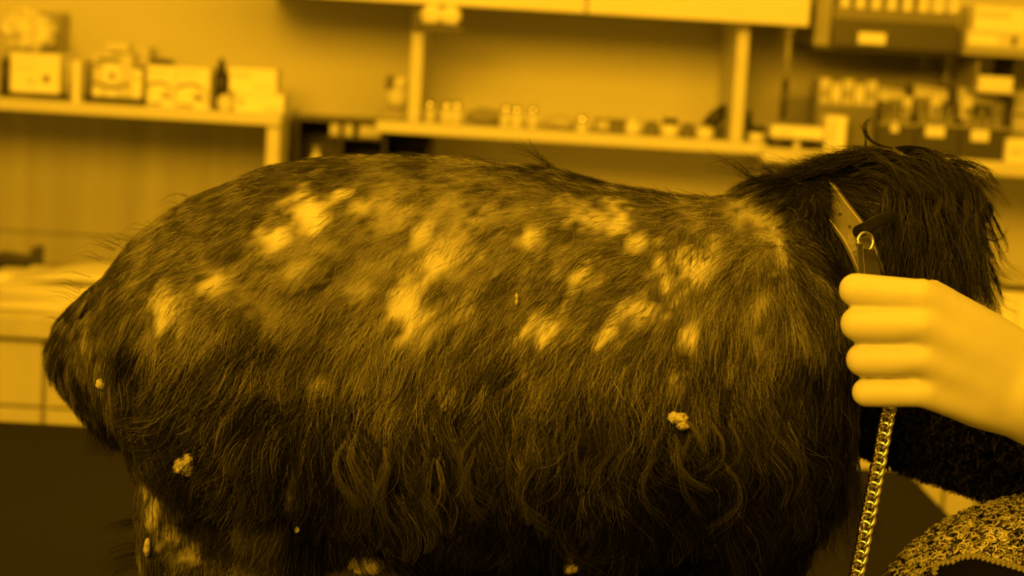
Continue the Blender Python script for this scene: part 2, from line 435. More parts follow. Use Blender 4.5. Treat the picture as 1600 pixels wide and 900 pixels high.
MB().lathe((bx, 3.1, zq), [(.010, 0), (.0115, .003), (.0115, .022), (.006, .032), (.005, .038)], 20).build('bottle_body', M['white_plastic'], t, True)
MB().lathe((bx, 3.1, zq + .0385), [(.006, 0), (.006, .008)], 16).build('cap', M['mid_plastic'], t)
a, b, _ = ext(622, 660, 205, 240, 3.09)
t = thing('grey_box', 'dull grey box in the right bay of the dark rack', 'box', ((a + b) / 2, 3.1, zq))
MB().box((a, 3.085, zq), (b, 3.15, zq + .042), .002).build('box_body', M['grey_plastic'], t)
MB().box((a + .005, 3.0842, zq + .01), (b - .005, 3.0848, zq + .03)).build('front_label', M['print'], t)
carton('grey_leaflet', 'mottled leaflet stack between the end support and dark rack', 'leaflet', (444, 462, 186, 250), 3.10, .03, zw, 'mid_plastic', [('r', .1, .9, .86, .95, 'cream_card')], lid=False)

# ---- on the middle shelf
bx, _, hh = ext(620, 620, 105, 178, 3.02)
t = thing('filled_bag', 'small clear bag with pale contents leaning by the left post of the middle shelf', 'bag', (bx, 3.02, ZS))
MB().box((bx - .024, 3.0, ZS), (bx + .022, 3.045, ZS + .016), .003).build('bag_base', M['mid_plastic'], t)
MB().ball((bx + .002, 3.02, ZS + .034), (.019, .018, .019)).build('lower_wad', M['cream_card'], t, True)
MB().ball((bx + .006, 3.02, ZS + .058), (.013, .013, .012)).build('upper_wad', M['white_plastic'], t, True)
MB().ball((bx - .010, 3.022, ZS + .056), (.009, .012, .013)).build('dark_wad', M['print'], t, True)
# crumpled glove packet on a little dark bracket at the post top
xa, xb2, hb = ext(662, 726, 38, 50, 2.93); zb = float(at(694, 50, 2.93)[2])
t = thing('dark_bracket', 'short dark bracket tray fixed at the top of the left post', 'bracket', ((xa + xb2) / 2, 2.93, zb))
pxx = float(at(650, 110, 2.96)[0])
MB().box((xa, 2.89, zb), (xb2, 2.957, zb + .010), .001).build('tray_plate', M['dark_plastic'], t)
MB().box((pxx - .009, 2.945, zb), (pxx + .009, 2.9595, zb + .03), .001).build('clamp', M['dark_plastic'], t)
for sx, lab, c in ((-1, 'left crumpled pale bundle on the dark bracket under the upper cabinet', (676, 24)), (1, 'right crumpled pale bundle on the dark bracket under the upper cabinet', (704, 22))):
    cx = float(at(*c, 2.90)[0])
    o, zm = crumple('glove_bundle', lab, 'bundle', (cx, 2.885, zb + .024), (.0165, .014, .015), 'white_plastic', 20 + sx, 'pale bundles on the bracket', .22)
    o.location.z += zb + .0105 - zm
M['polished'] = mat('polished_metal', .95, .06, metal=1)
# row of small glass jars with bright caps
jl = ['first clear glass jar right of the left post on the middle shelf', 'second clear glass jar from the left post', 'third clear glass jar from the left post',
      'clear glass jar before the dull cloth on the middle shelf', 'clear glass jar right of the dull cloth', 'clear glass jar at the middle of the shelf', 'lone bright-capped jar near the shelf front edge']
jx = [(671, .03), (697, .05), (714, .05), (791, .04), (808, .02), (833, .05), (911, .0)]
def jar(px, dy, lab, hj=.020):
    Y = 2.985 + dy; bx = float(at(px, 170, Y)[0])
    t = thing('glass_jar', lab, 'jar', (bx, Y, ZS), 'small glass jars on the middle shelf')
    MB().lathe((bx, Y, ZS), [(.0085, 0), (.0095, .001), (.0095, hj * .75), (.0075, hj * .85)], 20).build('jar_body', M['foil'], t, True)
    MB().ball((bx, Y, ZS + hj * .85 + .0078), .0080, sub=4).build('round_stopper', M['polished'], t, True)
    MB().lathe((bx, Y, ZS + hj * .3), [(.0097, 0), (.0097, hj * .3)], 20).build('jar_label', M['cream_card'], t, True)
for (px, dy), lab in zip(jx, jl): jar(px, dy, lab, .012 if px == 911 else .021)
o, zm = crumple('folded_cloth', 'dull folded cloth lying between the glass jars', 'cloth', (float(at(762, 166, 3.05)[0]), 3.05, ZS + .012), (.032, .03, .013), 'mid_plastic', 31, None, .2)
o.location.z += ZS + .0005 - zm
o, zm = crumple('gauze_heap', 'low heap of pale gauze right of the glass jars', 'gauze', (float(at(876, 176, 3.06)[0]), 3.06, ZS + .010), (.026, .03, .010), 'cream_card', 33, None, .2)
o.location.z += ZS + .0005 - zm
carton('brown_tin', 'low brown tin beside the bright capped jar', 'tin', (930, 968, 172, 190), 3.05, .04, ZS, 'grey_plastic', [('r', .1, .6, .2, .8, 'cream_card')])
def tub(px, lab, Y, r, h, m, capm, caph):
    bx = float(at(px, 185, Y)[0])
    t = thing('round_tub', lab, 'tub', (bx, Y, ZS), 'round tubs on the middle shelf')
    MB().lathe((bx, Y, ZS), [(r * .8, 0), (r, .003), (r * 1.02, h * .6), (r * .8, h)], 22).build('tub_body', M[m], t, True)
    MB().lathe((bx, Y, ZS + h + .0003), [(r * .85, 0), (r * .85, caph * .8), (r * .7, caph)], 22).build('lid', M[capm], t, True)
tub(990, 'pale round tub with pale lid, leftmost of the tubs', 3.0, .013, .021, 'white_plastic', 'cream_card', .006)
tub(1048, 'pale round tub with flat dark lid', 2.99, .014, .019, 'white_plastic', 'dark_plastic', .009)
tub(1103, 'pale round tub in front of the black clippers', 2.985, .014, .018, 'white_plastic', 'mid_plastic', .003)
for px, lab, Y in ((968, 'dark lidded pot beside the leftmost pale tub', 3.03), (1019, 'dark pot between the first and second pale tubs', 3.03), (1076, 'dark pot between the second and third pale tubs', 3.03)):
    tub(px, lab, Y, .012, .016, 'grey_plastic', 'print', .004)
# clippers
cp = at(1128, 165, 3.06)
t = thing('hair_clippers', 'black hair clippers leaning on a dark stand by the right post', 'clippers', (float(cp[0]), 3.06, ZS))
MB().box((cp[0] - .012, 3.04, ZS), (cp[0] + .016, 3.09, ZS + .020), .003).build('stand', M['dark_plastic'], t)
MB().tube([(cp[0] - .028, 3.055, ZS + .020), (cp[0] - .012, 3.06, ZS + .030), (cp[0] + .006, 3.065, ZS + .042), (cp[0] + .014, 3.067, ZS + .050)], [.004, .011, .012, .007], 14).build('clipper_body', M['black_plastic'], t, True)
MB().box((cp[0] - .038, 3.05, ZS + .0145), (cp[0] - .026, 3.062, ZS + .0185), .0008, ry=-.6).build('blade', M['steel'], t)
# right of the post
bx = float(at(1183, 195, 3.0)[0])
t = thing('dark_lid_pot', 'pale pot with a black domed lid right of the right post', 'pot', (bx, 3.0, ZS))
MB().lathe((bx, 3.0, ZS), [(.012, 0), (.014, .003), (.014, .014)], 22).build('pot_body', M['white_plastic'], t, True)
MB().lathe((bx, 3.0, ZS + .0143), [(.0145, 0), (.014, .006), (.008, .010)], 22).build('lid', M['black_plastic'], t, True)
bx = float(at(1166, 190, 3.03)[0])
t = thing('black_marker', 'thin black marker standing close to the right post', 'marker', (bx + .004, 3.03, ZS))
MB().lathe((bx + .004, 3.03, ZS), [(.005, 0), (.005, .034)], 14).build('barrel', M['black_plastic'], t, True)
MB().lathe((bx + .004, 3.03, ZS + .0343), [(.004, 0), (.0035, .012)], 14).build('cap', M['dark_plastic'], t, True)

# ---- hanging rod right of the upper cabinet
rx = float(at(1229, 110, 2.96)[0]); zt1 = float(at(1233, 48, 2.96)[2]); zt0 = float(at(1219, 186, 2.96)[2])
t = thing('hanging_rod', 'slender dark rod with a pale knob hanging under the cabinet corner', 'rod', (rx, 2.96, zt1))
MB().tube([(rx, 2.96, zt0), (rx, 2.96, zt0 + .06)], [.0052, .0052], 12).build('dark_grip', M['dark_plastic'], t, True)
MB().tube([(rx, 2.96, zt0 + .0603), (rx, 2.96, zt1)], .0038, 12).build('shaft', M['mid_plastic'], t, True)
MB().ball((rx, 2.96, zt1 + .003), .0075).build('knob', M['white_plastic'], t, True)
MB().tube([(rx, 2.96, zt1 + .010), (rx, 2.96, ZCAB - .0045)], .0015, 8).build('hook', M['steel'], t, True)

# ---- lower right shelf things
zs2 = ZR
carton('white_flat_box', 'flat white box at the left end of the lower right shelf', 'box', (1206, 1288, 198, 216), 2.94, .10, zs2 + .016, 'white_card', [('r', .1, .4, .3, .6, 'cream_card')])
x0, x1, _ = ext(1208, 1288, 198, 216, 2.94)
t = thing('wire_riser', 'small dark riser stand under the flat white box', 'stand', ((x0 + x1) / 2, 2.98, zs2))
MB().box((x0 + .002, 2.945, zs2 + .0125), (x1, 3.03, zs2 + .0155)).build('riser_top', M['print'], t)
for q in (.06, .5, .94):
    MB().box((x0 + (x1 - x0) * q - .004, 2.948, zs2), (x0 + (x1 - x0) * q + .004, 3.02, zs2 + .0122)).build('leg', M['cream_card' if q == .5 else 'dark_plastic'], t)
carton('upright_cream_box', 'upright cream box between the flat white box and the bins', 'box', (1290, 1322, 184, 238), 2.95, .07, zs2, 'white_card', [('r', .15, .45, .2, .9, 'cream_card')])
carton('wire_basket_box', 'small dull mesh box behind the flat white box', 'box', (1226, 1272, 142, 224), 3.10, .06, zs2, 'mid_plastic', [('r', .08, .92, .1, .9, 'grey_plastic')])
carton('low_pale_box', 'pale box on the lower right shelf at the right picture edge', 'box', (1572, 1640, 222, 258), 2.93, .1, zs2, 'white_card', [('r', .1, .4, .3, .6, 'cream_card')])
carton('mid_pale_box', 'dull pale box behind the open bins at the right picture edge', 'box', (1582, 1640, 140, 246), 3.06, .08, zs2, 'cream_card', [('r', .02, .4, .35, .40, 'print'), ('r', .02, .4, .62, .66, 'print')])


def bin_box(name, label, box, Y, depth, z, tilt, m, lab_px, contents, group=None, front=.62):
    """open stacking bin: floor, sides, back, lower front, label; contents are things of their own"""
    x0, x1, h = ext(*box, Y); W = x1 - x0
    t = thing(name, label, 'bin', ((x0 + x1) / 2, Y, z), group)
    MB().box((x0, Y, z), (x1, Y + depth, z + .003)).build('bin_floor', M[m], t)
    MB().box((x0, Y, z + .0032), (x1, Y + .003, z + h * front)).build('bin_front', M[m], t)
    MB().box((x0, Y + depth - .003, z + .0032), (x1, Y + depth, z + h)).build('bin_back', M[m], t)
    for xx in (x0, x1 - .003):
        MB().box((xx, Y + .0032, z + .0032), (xx + .003, Y + depth - .0032, z + h * (front + .12))).build('bin_side', M[m], t)
    MB().box((x0 - .001, Y - .003, z + h * front + .0002), (x1 + .001, Y + .004, z + h * front + .004)).build('bin_rim', M['mid_plastic'], t)
    if lab_px:
        a, b, hl = ext(*lab_px, Y); zl = float(at((lab_px[0] + lab_px[1]) / 2, lab_px[3], Y)[2])
        MB().box((a, Y - .0015, zl), (b, Y - .0003, zl + hl)).build('name_label', M['label'], t)
    return x0, x1, h


# three open bins with dark contents and ribbed fronts
for k, (bx_, lb, lab) in enumerate((((1376, 1432, 128, 232), (1392, 1404, 190, 206), 'dark open bin, leftmost of three on the lower right shelf behind the dog head'),
                                    ((1434, 1502, 126, 236), (1446, 1476, 197, 214), 'dark open bin with white label, middle of three on the lower right shelf'),
                                    ((1504, 1578, 130, 240), (1517, 1545, 203, 221), 'dark open bin with white label, rightmost of three on the lower right shelf'))):
    x0, x1, h = bin_box('storage_bin', lab, bx_, 2.945, .12, zs2, 0, 'dark_plastic', lb, (), 'open bins on the lower right shelf', .44)
    W = x1 - x0
    for q in range(8):
        t = tag(MB().box((x0 + .006 + q * (W - .012) / 8, 2.9505, zs2 + h * .2), (x0 + .006 + (q + .72) * (W - .012) / 8, 2.955, zs2 + h * (.60 + .02 * (q % 2))), .0006).build('sachet', M['grey_plastic' if q % 2 else 'mid_plastic']),
            ['first', 'second', 'third', 'fourth', 'fifth', 'sixth', 'seventh', 'eighth'][q] + ' thin grey sachet from the left, upright in the ' + ['leftmost', 'middle', 'rightmost'][k] + ' open bin', 'sachet', 'sachets in the bin fronts')
    for q in range(3):
        cxx = x0 + W * (.2 + .3 * q)
        t = thing('vial_box', ['dark', 'mottled', 'pale'][q] + ' packet sticking up in the ' + ['leftmost', 'middle', 'rightmost'][k] + ' bin of the lower right shelf', 'packet', (cxx, 2.99, zs2 + .0035))
        MB().box((cxx - W * .13, 2.975, zs2 + .0035), (cxx + W * .13, 3.0, zs2 + h * (.78 + .05 * ((q + k) % 3))), .002, ry=.08 * (q - 1)).build('packet_body', M[['black_plastic', 'grey_plastic', 'cream_card'][(q + k) % 3]], t)
        MB().box((cxx - W * .08, 2.9742, zs2 + h * .62), (cxx + W * .08, 2.9748, zs2 + h * .72)).build('packet_label', M[['grey_plastic', 'print', 'print'][(q + k) % 3]], t)
    t = thing('folded_leaflets', 'slanted pale leaflet bundle at the back of the ' + ['leftmost', 'middle', 'rightmost'][k] + ' bin', 'leaflet', ((x0 + x1) / 2, 3.03, zs2 + .004))
    for q in range(3):
        MB().box((x0 + W * .1, 3.022 + q * .006, zs2 + h * .45), (x1 - W * .12, 3.024 + q * .006, zs2 + h * (.92 + .03 * q)), ry=.1).build('leaflet_sheet', M['cream_card' if q != 1 else 'mid_plastic'], t)
# cardboard sleeve rack (dark front with pale cartons standing in it), left of the bins
x0, x1, h = bin_box('display_bin', 'wide dark display bin with a row of pale cartons left of the open bins', (1276, 1376, 112, 226), 3.0, .09, zs2, 0, 'grey_plastic', None, (), None, .60)
W = x1 - x0
for q in range(5):
    c0 = x0 + .004 + q * (W - .008) / 5
    t = thing('pale_carton', ['first', 'second', 'third', 'fourth', 'fifth'][q] + ' pale carton from the left standing in the wide display bin', 'carton', (c0 + W / 10, 3.03, zs2 + .0035), 'pale cartons in the display bin')
    MB().box((c0 + .0008, 3.012, zs2 + .0035), (c0 + (W - .008) / 5 - .0015, 3.06, zs2 + h * (.97 - .05 * (q % 2))), .0008).build('carton_body', M['cream_card'], t)
    MB().box((c0 + .003, 3.011, zs2 + h * .70), (c0 + (W - .008) / 5 * .7, 3.0117, zs2 + h * .82)).build('carton_label', M['white_card' if q % 2 else 'mid_plastic'], t)
# upper hanging rack with a row of bright cylinders
zu = float(at(1385, 82, 2.95)[2])
x0, x1, h = ext(1276, 1498, 8, 86, 2.95)
xd0 = float(at(1312, 30, 2.95)[0])
t = thing('upper_rack', 'dark wall rack of upright tubes with a white label at upper right', 'rack', ((x0 + x1) / 2, 3.05, zu))
MB().box((x0, 2.97, zu), (x1, YW - .001, zu + .006)).build('rack_floor', M['dark_plastic'], t)
MB().box((xd0 - .008, 2.952, zu + .0065), (x1, 2.958, zu + h * .62), rx=-.0).build('rack_front', M['dark_plastic'], t)
MB().box((xd0 - .008, 2.956, zu + h * .63), (x1, 2.962, zu + h * .86)).build('rack_upper_band', M['grey_plastic'], t)
MB().box((x0, 2.97, zu + .0065), (xd0 - .010, 2.976, zu + h + .01)).build('pale_side_board', M['mid_plastic'], t)
MB().box((x1 - .004, 2.96, zu + .0065), (x1, YW - .001, zu + h * .9)).build('side_panel', M['dark_plastic'], t)
MB().box((x0, 2.977, zu + .0065), (x0 + .004, YW - .001, zu + h * .9)).build('side_panel', M['mid_plastic'], t)
MB().box((x0 + .0045, 3.19, zu + .0065), (x1 - .0045, YW - .001, zu + .2)).build('back_plate', M['grey_plastic'], t)
a, b, hl = ext(1341, 1384, 51, 69, 2.95); zl = float(at(1362, 69, 2.95)[2])
MB().box((a, 2.949, zl), (b, 2.9515, zl + hl), .0004).build('name_label', M['label'], t)
for q in range(8):
    cx = float(at(1320 + q * 24.6, 10, 2.975)[0])
    c = tag(MB().lathe((cx, 2.975, zu + .0065), [(.0085, 0), (.0085, h * .88), (.0078, h * .90), (.0078, h * 1.12), (.006, h * 1.15)], 18).build('white_tube', M['white_plastic'], smooth=True),
            ['first', 'second', 'third', 'fourth', 'fifth', 'sixth', 'seventh', 'eighth'][q] + ' bright tube from the left in the dark upper wall rack', 'tube', 'bright tubes in the upper rack')
# bright boxes at upper right corner, on a bracket shelf
zc = float(at(1560, 76, 2.93)[2])
xk0 = float(at(1508, 60, 2.93)[0])
t = thing('wall_shelf', 'short pale shelf at the right picture edge under the bright boxes', 'shelf', (1.0, 3.06, zc))
MB().box((xk0, 2.93, zc - .012), (XR - .003, YW - .001, zc), .001).build('board', M['mid_plastic'], t)
MB().box((xk0 + .02, 3.15, zc - .06), (xk0 + .03, YW - .001, zc - .0125)).build('bracket', M['steel'], t)
carton('bright_flat_box', 'bright flat white box lying on the short shelf at upper right corner', 'box', (1512, 1650, 44, 70), 2.935, .1, zc + .0003, 'cream_card', [('r', .02, .35, .2, .75, 'white_card'), ('r', .5, .56, .2, .8, 'print')])
_, _, hz = ext(1512, 1650, 44, 70, 2.935)
carton('bright_upper_box', 'larger white box stacked uppermost at the upper right corner', 'box', (1524, 1660, 4, 42), 2.94, .1, zc + hz + .001, 'white_card', [('r', .02, .4, .55, .8, 'cream_card')])
# hanging tray with papers below the short shelf
zh = zc - .068
x0, x1, h = ext(1528, 1590, 86, 124, 2.96)
t = thing('letter_tray', 'tilted pale letter tray under the short shelf at right', 'tray', ((x0 + x1) / 2, 3.0, zh))
MB().box((x0, 2.96, zh), (x1, 3.1, zh + .004), .001).build('tray_floor', M['cream_card'], t)
MB().box((x0 + .004, 2.962, zh + .0042), (x1 - .004, 2.965, zh + .026), .001).build('tray_front', M['white_card'], t)
MB().box((x1 - .0035, 2.966, zh + .0042), (x1, 3.1, zh + .0545)).build('tray_side', M['dark_plastic'], t)
MB().box((x0, 2.966, zh + .0042), (x0 + .0035, 3.1, zh + .0545)).build('tray_side', M['mid_plastic'], t)
# white box on the worktop at far right
carton('tall_white_box', 'tall white box on the worktop at the right picture edge behind the hand', 'box', (1566, 1640, 412, 520), 2.78, .14, zw, 'white_card', [('r', .3, .36, .1, .9, 'cream_card')])
x0, x1, h = ext(1570, 1640, 400, 412, 2.77)
_, _, hb = ext(1566, 1640, 412, 520, 2.78)
t = thing('dark_folder', 'dark folder lying on top of the tall white box at right', 'folder', ((x0 + x1) / 2, 2.8, zw + hb))
MB().box((x0, 2.77, zw + hb + .001), (x1 + .05, 2.93, zw + hb + .008), .001).build('cover', M['dark_plastic'], t)
MB().box((x0 + .004, 2.775, zw + hb + .0085), (x1 + .046, 2.925, zw + hb + .0115), .0005).build('sheets', M['cream_card'], t)

# ------------------------------------------------------------------ the dog
YM = 1.21                                            # middle plane of the dog
b = MB()
TORSO = [(118, 525, 600, .034), (136, 476, 618, .054), (164, 425, 636, .072), (212, 363, 662, .088), (255, 326, 745, .100), (300, 297, 800, .107),
         (400, 255, 880, .111), (500, 238, 890, .111), (640, 236, 893, .111), (760, 247, 897, .115), (850, 260, 900, .118), (950, 287, 900, .118),
         (1050, 303, 890, .114), (1130, 304, 870, .107), (1190, 303, 820, .097), (1240, 303, 740, .082), (1270, 312, 670, .066), (1292, 325, 600, .046)]
rings = []
NR = 40
for px, t_, b_, hw in TORSO:
    T = at(px, t_ + 4, YM); Bq = at(px, b_, YM); cz = (T[2] + Bq[2]) / 2; hz = (T[2] - Bq[2]) / 2; cx = (T[0] + Bq[0]) / 2
    rg = []
    for k in range(NR):
        a = 2 * pi * k / NR; ca, sa = cos(a), sin(a)
        ex = .84
        y = hw * np.sign(ca) * abs(ca) ** ex; z = hz * np.sign(sa) * abs(sa) ** ex
        wz = 1.0 + .10 * (1 - abs(sa)) * 0 - .06 * max(0, sa)        # flatter back, fuller low chest
        rg.append(b.bm.verts.new((cx, YM + y * wz, cz + z)))
    rings.append(rg)
for a, c in zip(rings, rings[1:]):
    for k in range(NR): b.bm.faces.new((a[k], a[(k + 1) % NR], c[(k + 1) % NR], c[k]))
b.bm.faces.new(rings[0][::-1]); b.bm.faces.new(rings[-1])
b.cone_chain([at(134, 555, YM), at(180, 550, YM), at(240, 555, YM)], [.026, .042, .060])
for s in (-1, 1):                                    # hind and fore legs, both sides
    Y = lambda d: YM + s * d
    b.cone_chain([at(330, 560, Y(.055)), at(380, 700, Y(.074)), at(415, 850, Y(.082)), at(360, 985, Y(.068)), at(268, 1100, Y(.058)), at(290, 1240, Y(.058)), at(330, 1262, Y(.058))],
                 [.072, .060, .040, .028, .019, .016, .019])
    b.cone_chain([at(325, 640, Y(.060)), at(290, 780, Y(.080)), at(280, 930, Y(.072))], [.046, .030, .024])
    b.cone_chain([at(1190, 520, Y(.060)), at(1195, 680, Y(.066)), at(1150, 850, Y(.064)), at(1185, 1050, Y(.060)), at(1190, 1220, Y(.058)), at(1225, 1255, Y(.058))],
                 [.062, .050, .031, .020, .018, .020])
b.cone_chain([at(1230, 420, YM), at(1310, 390, YM + .006), at(1385, 350, YM + .018)], [.060, .050, .042])      # neck
b.ball(at(1432, 338, YM + .03), (.038, .042, .037))                                                       # skull
b.cone_chain([at(1440, 360, YM + .05), at(1462, 400, YM + .105)], [.030, .022])                             # muzzle, turned away
b.cone_chain([at(1475, 402, YM + .115), at(1462, 425, YM + .10)], [.015, .015])
b.cone_chain([at(1415, 300, YM - .002), at(1450, 345, YM - .018), at(1480, 410, YM - .018), at(1490, 450, YM - .012)], [.015, .016, .015, .009])   # near ear
b.cone_chain([at(1440, 280, YM + .06), at(1480, 310, YM + .08), at(1500, 350, YM + .08)], [.013, .014, .010])
b.cone_chain([at(175, 490, YM), at(136, 530, YM - .010), at(118, 574, YM - .014), at(146, 622, YM - .010), at(170, 648, YM)], [.022, .018, .013, .011, .007])  # tail held down

# coat: (px, py, direction right, direction down, hair length, hair tone)
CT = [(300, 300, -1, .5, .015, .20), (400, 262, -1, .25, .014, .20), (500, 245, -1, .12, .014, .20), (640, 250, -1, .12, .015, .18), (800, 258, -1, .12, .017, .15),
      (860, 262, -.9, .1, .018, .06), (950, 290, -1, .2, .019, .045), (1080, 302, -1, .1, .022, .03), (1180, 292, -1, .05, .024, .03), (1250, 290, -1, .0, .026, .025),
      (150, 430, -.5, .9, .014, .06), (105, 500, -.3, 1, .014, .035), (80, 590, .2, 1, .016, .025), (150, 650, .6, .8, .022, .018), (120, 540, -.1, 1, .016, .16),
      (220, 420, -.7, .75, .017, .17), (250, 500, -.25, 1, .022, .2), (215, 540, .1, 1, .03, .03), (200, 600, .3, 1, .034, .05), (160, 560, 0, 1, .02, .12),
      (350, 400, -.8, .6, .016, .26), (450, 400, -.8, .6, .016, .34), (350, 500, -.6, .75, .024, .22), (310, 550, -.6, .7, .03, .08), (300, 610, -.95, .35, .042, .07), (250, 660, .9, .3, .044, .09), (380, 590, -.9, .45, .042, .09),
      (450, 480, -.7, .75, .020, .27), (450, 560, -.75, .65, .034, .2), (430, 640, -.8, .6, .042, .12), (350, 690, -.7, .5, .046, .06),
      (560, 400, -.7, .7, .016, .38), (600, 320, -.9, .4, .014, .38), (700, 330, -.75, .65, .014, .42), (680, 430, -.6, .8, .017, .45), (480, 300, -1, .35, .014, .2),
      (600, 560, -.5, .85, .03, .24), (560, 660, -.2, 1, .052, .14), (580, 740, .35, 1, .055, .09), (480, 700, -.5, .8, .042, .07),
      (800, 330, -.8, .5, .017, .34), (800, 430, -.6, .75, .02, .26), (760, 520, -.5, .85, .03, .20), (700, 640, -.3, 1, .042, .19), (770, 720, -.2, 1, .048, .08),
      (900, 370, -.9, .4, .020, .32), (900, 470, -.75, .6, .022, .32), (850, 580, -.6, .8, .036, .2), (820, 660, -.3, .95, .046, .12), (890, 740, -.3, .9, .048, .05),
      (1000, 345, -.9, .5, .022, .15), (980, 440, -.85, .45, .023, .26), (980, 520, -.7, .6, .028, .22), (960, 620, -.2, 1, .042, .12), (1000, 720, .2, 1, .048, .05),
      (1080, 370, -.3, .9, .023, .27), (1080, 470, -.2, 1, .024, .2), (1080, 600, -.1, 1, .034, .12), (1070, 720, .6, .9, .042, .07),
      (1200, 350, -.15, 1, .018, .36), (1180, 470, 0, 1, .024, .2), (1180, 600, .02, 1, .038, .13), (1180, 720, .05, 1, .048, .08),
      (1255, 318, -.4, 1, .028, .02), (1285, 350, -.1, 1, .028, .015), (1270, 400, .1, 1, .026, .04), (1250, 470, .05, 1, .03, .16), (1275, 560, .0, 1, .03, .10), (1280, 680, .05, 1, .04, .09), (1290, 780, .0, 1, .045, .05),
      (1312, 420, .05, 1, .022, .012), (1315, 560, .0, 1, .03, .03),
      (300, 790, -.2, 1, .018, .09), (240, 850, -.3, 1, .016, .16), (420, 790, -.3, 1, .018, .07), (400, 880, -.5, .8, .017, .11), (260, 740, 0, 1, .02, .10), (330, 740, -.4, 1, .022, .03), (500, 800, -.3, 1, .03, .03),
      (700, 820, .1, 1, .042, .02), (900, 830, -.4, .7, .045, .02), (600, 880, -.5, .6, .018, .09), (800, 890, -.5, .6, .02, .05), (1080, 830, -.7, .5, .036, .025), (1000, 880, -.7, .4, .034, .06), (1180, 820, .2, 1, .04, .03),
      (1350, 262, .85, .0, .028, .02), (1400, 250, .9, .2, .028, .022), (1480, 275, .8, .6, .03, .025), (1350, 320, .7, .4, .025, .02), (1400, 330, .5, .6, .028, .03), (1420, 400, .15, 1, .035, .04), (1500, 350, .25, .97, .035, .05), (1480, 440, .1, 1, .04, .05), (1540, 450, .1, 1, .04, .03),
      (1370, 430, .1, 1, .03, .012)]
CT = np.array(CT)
CT[:, 5] *= np.where((CT[:, 0] < 470) & (CT[:, 1] > 730), 1.0, np.interp(CT[:, 1], [250, 285, 330, 480, 600, 700, 800], [.50, .85, 1.7, 1.6, .80, .32, .12]))  # tone by height: dark long hair low down, with belly shade put in
CT[:, 4] *= np.where(CT[:, 4] < .026, .72, np.where(CT[:, 1] < 600, .85, .95))
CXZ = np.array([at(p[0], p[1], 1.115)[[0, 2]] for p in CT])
# bald or thin patches of skin: (px, py, half width, half height, slant, strength)
PATCH = [(425, 375, 19, 18, 0, 1.), (480, 345, 24, 28, -.3, 1.), (452, 330, 12, 10, 0, .7), (520, 312, 13, 9, 0, .8), (550, 326, 9, 8, 0, .6), (262, 480, 16, 26, -.2, .95), (287, 500, 9, 30, -.2, .7), (332, 445, 18, 15, -.3, .7),
         (640, 486, 25, 42, -.35, 1.), (655, 375, 13, 14, 0, .7), (682, 412, 18, 22, 0, .75), (830, 380, 15, 20, -.2, .9), (935, 352, 40, 13, .3, .65), (972, 352, 14, 26, -.5, .9), (996, 383, 18, 11, -.2, .8),
         (905, 430, 22, 17, .5, .75), (1041, 436, 11, 30, -.3, .95), (1090, 420, 19, 25, 0, .85), (1190, 345, 18, 14, -.3, .35), (1222, 385, 9, 32, -.1, .65), (1165, 350, 8, 20, -.3, .35), (1205, 375, 8, 22, -.2, .45), (1126, 396, 11, 20, -.2, .6),
         (850, 510, 24, 24, .3, 1.), (1000, 485, 28, 15, .4, .85), (945, 520, 13, 20, .3, .95), (1080, 525, 16, 20, -.2, .9), (726, 490, 15, 22, .3, .6), (500, 598, 9, 22, .2, .9), (692, 635, 12, 36, 0, .75),
         (286, 700, 11, 26, 0, .7), (466, 760, 14, 26, -.2, .9), (240, 806, 13, 22, -.2, .85), (226, 775, 6, 24, 0, .7), (305, 862, 17, 18, 0, .6), (585, 882, 36, 20, 0, .6), (880, 722, 11, 18, .2, .5), (1190, 745, 12, 24, .4, .7), (1184, 475, 9, 18, 0, .6),
         (1140, 575, 14, 24, .2, .55), (1052, 590, 12, 14, 0, .6), (740, 350, 16, 10, 0, .4), (900, 330, 30, 10, 0, .4), (115, 540, 12, 50, -.1, .35), (760, 335, 10, 8, 0, .4),
         (705, 395, 30, 26, .3, .45), (610, 340, 30, 22, .2, .35), (1100, 350, 20, 16, 0, .35), (560, 455, 24, 14, .5, .35), (470, 420, 18, 14, .3, .4), (600, 600, 12, 16, .3, .35), (425, 690, 12, 14, 0, .5), (270, 835, 14, 16, 0, .5)]
PATCH = np.array(PATCH)
PW = np.array([at(p[0], p[1], 1.110)[[0, 2]] for p in PATCH]); PPX = 1.11 / FPX
DARK = [(475, 275, 60, 10, .9), (650, 285, 14, 8, .9), (402, 352, 17, 15, .8), (600, 345, 8, 8, 1), (605, 335, 5, 5, 1), (720, 448, 10, 10, .6), (985, 462, 30, 9, .5), (940, 490, 9, 10, .7), (745, 330, 16, 10, .4), (560, 470, 34, 12, .25), (930, 405, 40, 12, .5),
        (700, 540, 40, 18, .4), (800, 560, 60, 18, .35), (540, 350, 26, 20, .35), (870, 420, 18, 14, .3), (1050, 320, 40, 14, .6), (760, 450, 22, 26, .3), (215, 535, 18, 30, .9), (395, 310, 20, 12, .3), (735, 310, 30, 10, .3), (1000, 300, 90, 13, .8), (1130, 300, 90, 15, .9), (1292, 380, 24, 70, .9), (1262, 310, 30, 24, .9), (350, 590, 60, 16, .6), (395, 520, 22, 24, .5), (1000, 640, 60, 30, .4), (1130, 640, 20, 70, .5), (1150, 500, 16, 40, .35), (600, 790, 70, 30, .6), (340, 760, 40, 40, .6)]
DARK = np.array(DARK); DW = np.array([at(p[0], p[1], 1.110)[[0, 2]] for p in DARK])


def snoise(P, f, seed, n=9):
    r = np.random.default_rng(seed); v = np.zeros(len(P))
    for _ in range(n):
        k = r.normal(size=3); k /= np.linalg.norm(k); v += np.sin(P @ (k * f * r.uniform(.6, 1.5)) + r.uniform(0, 6.28))
    return v / sqrt(n)


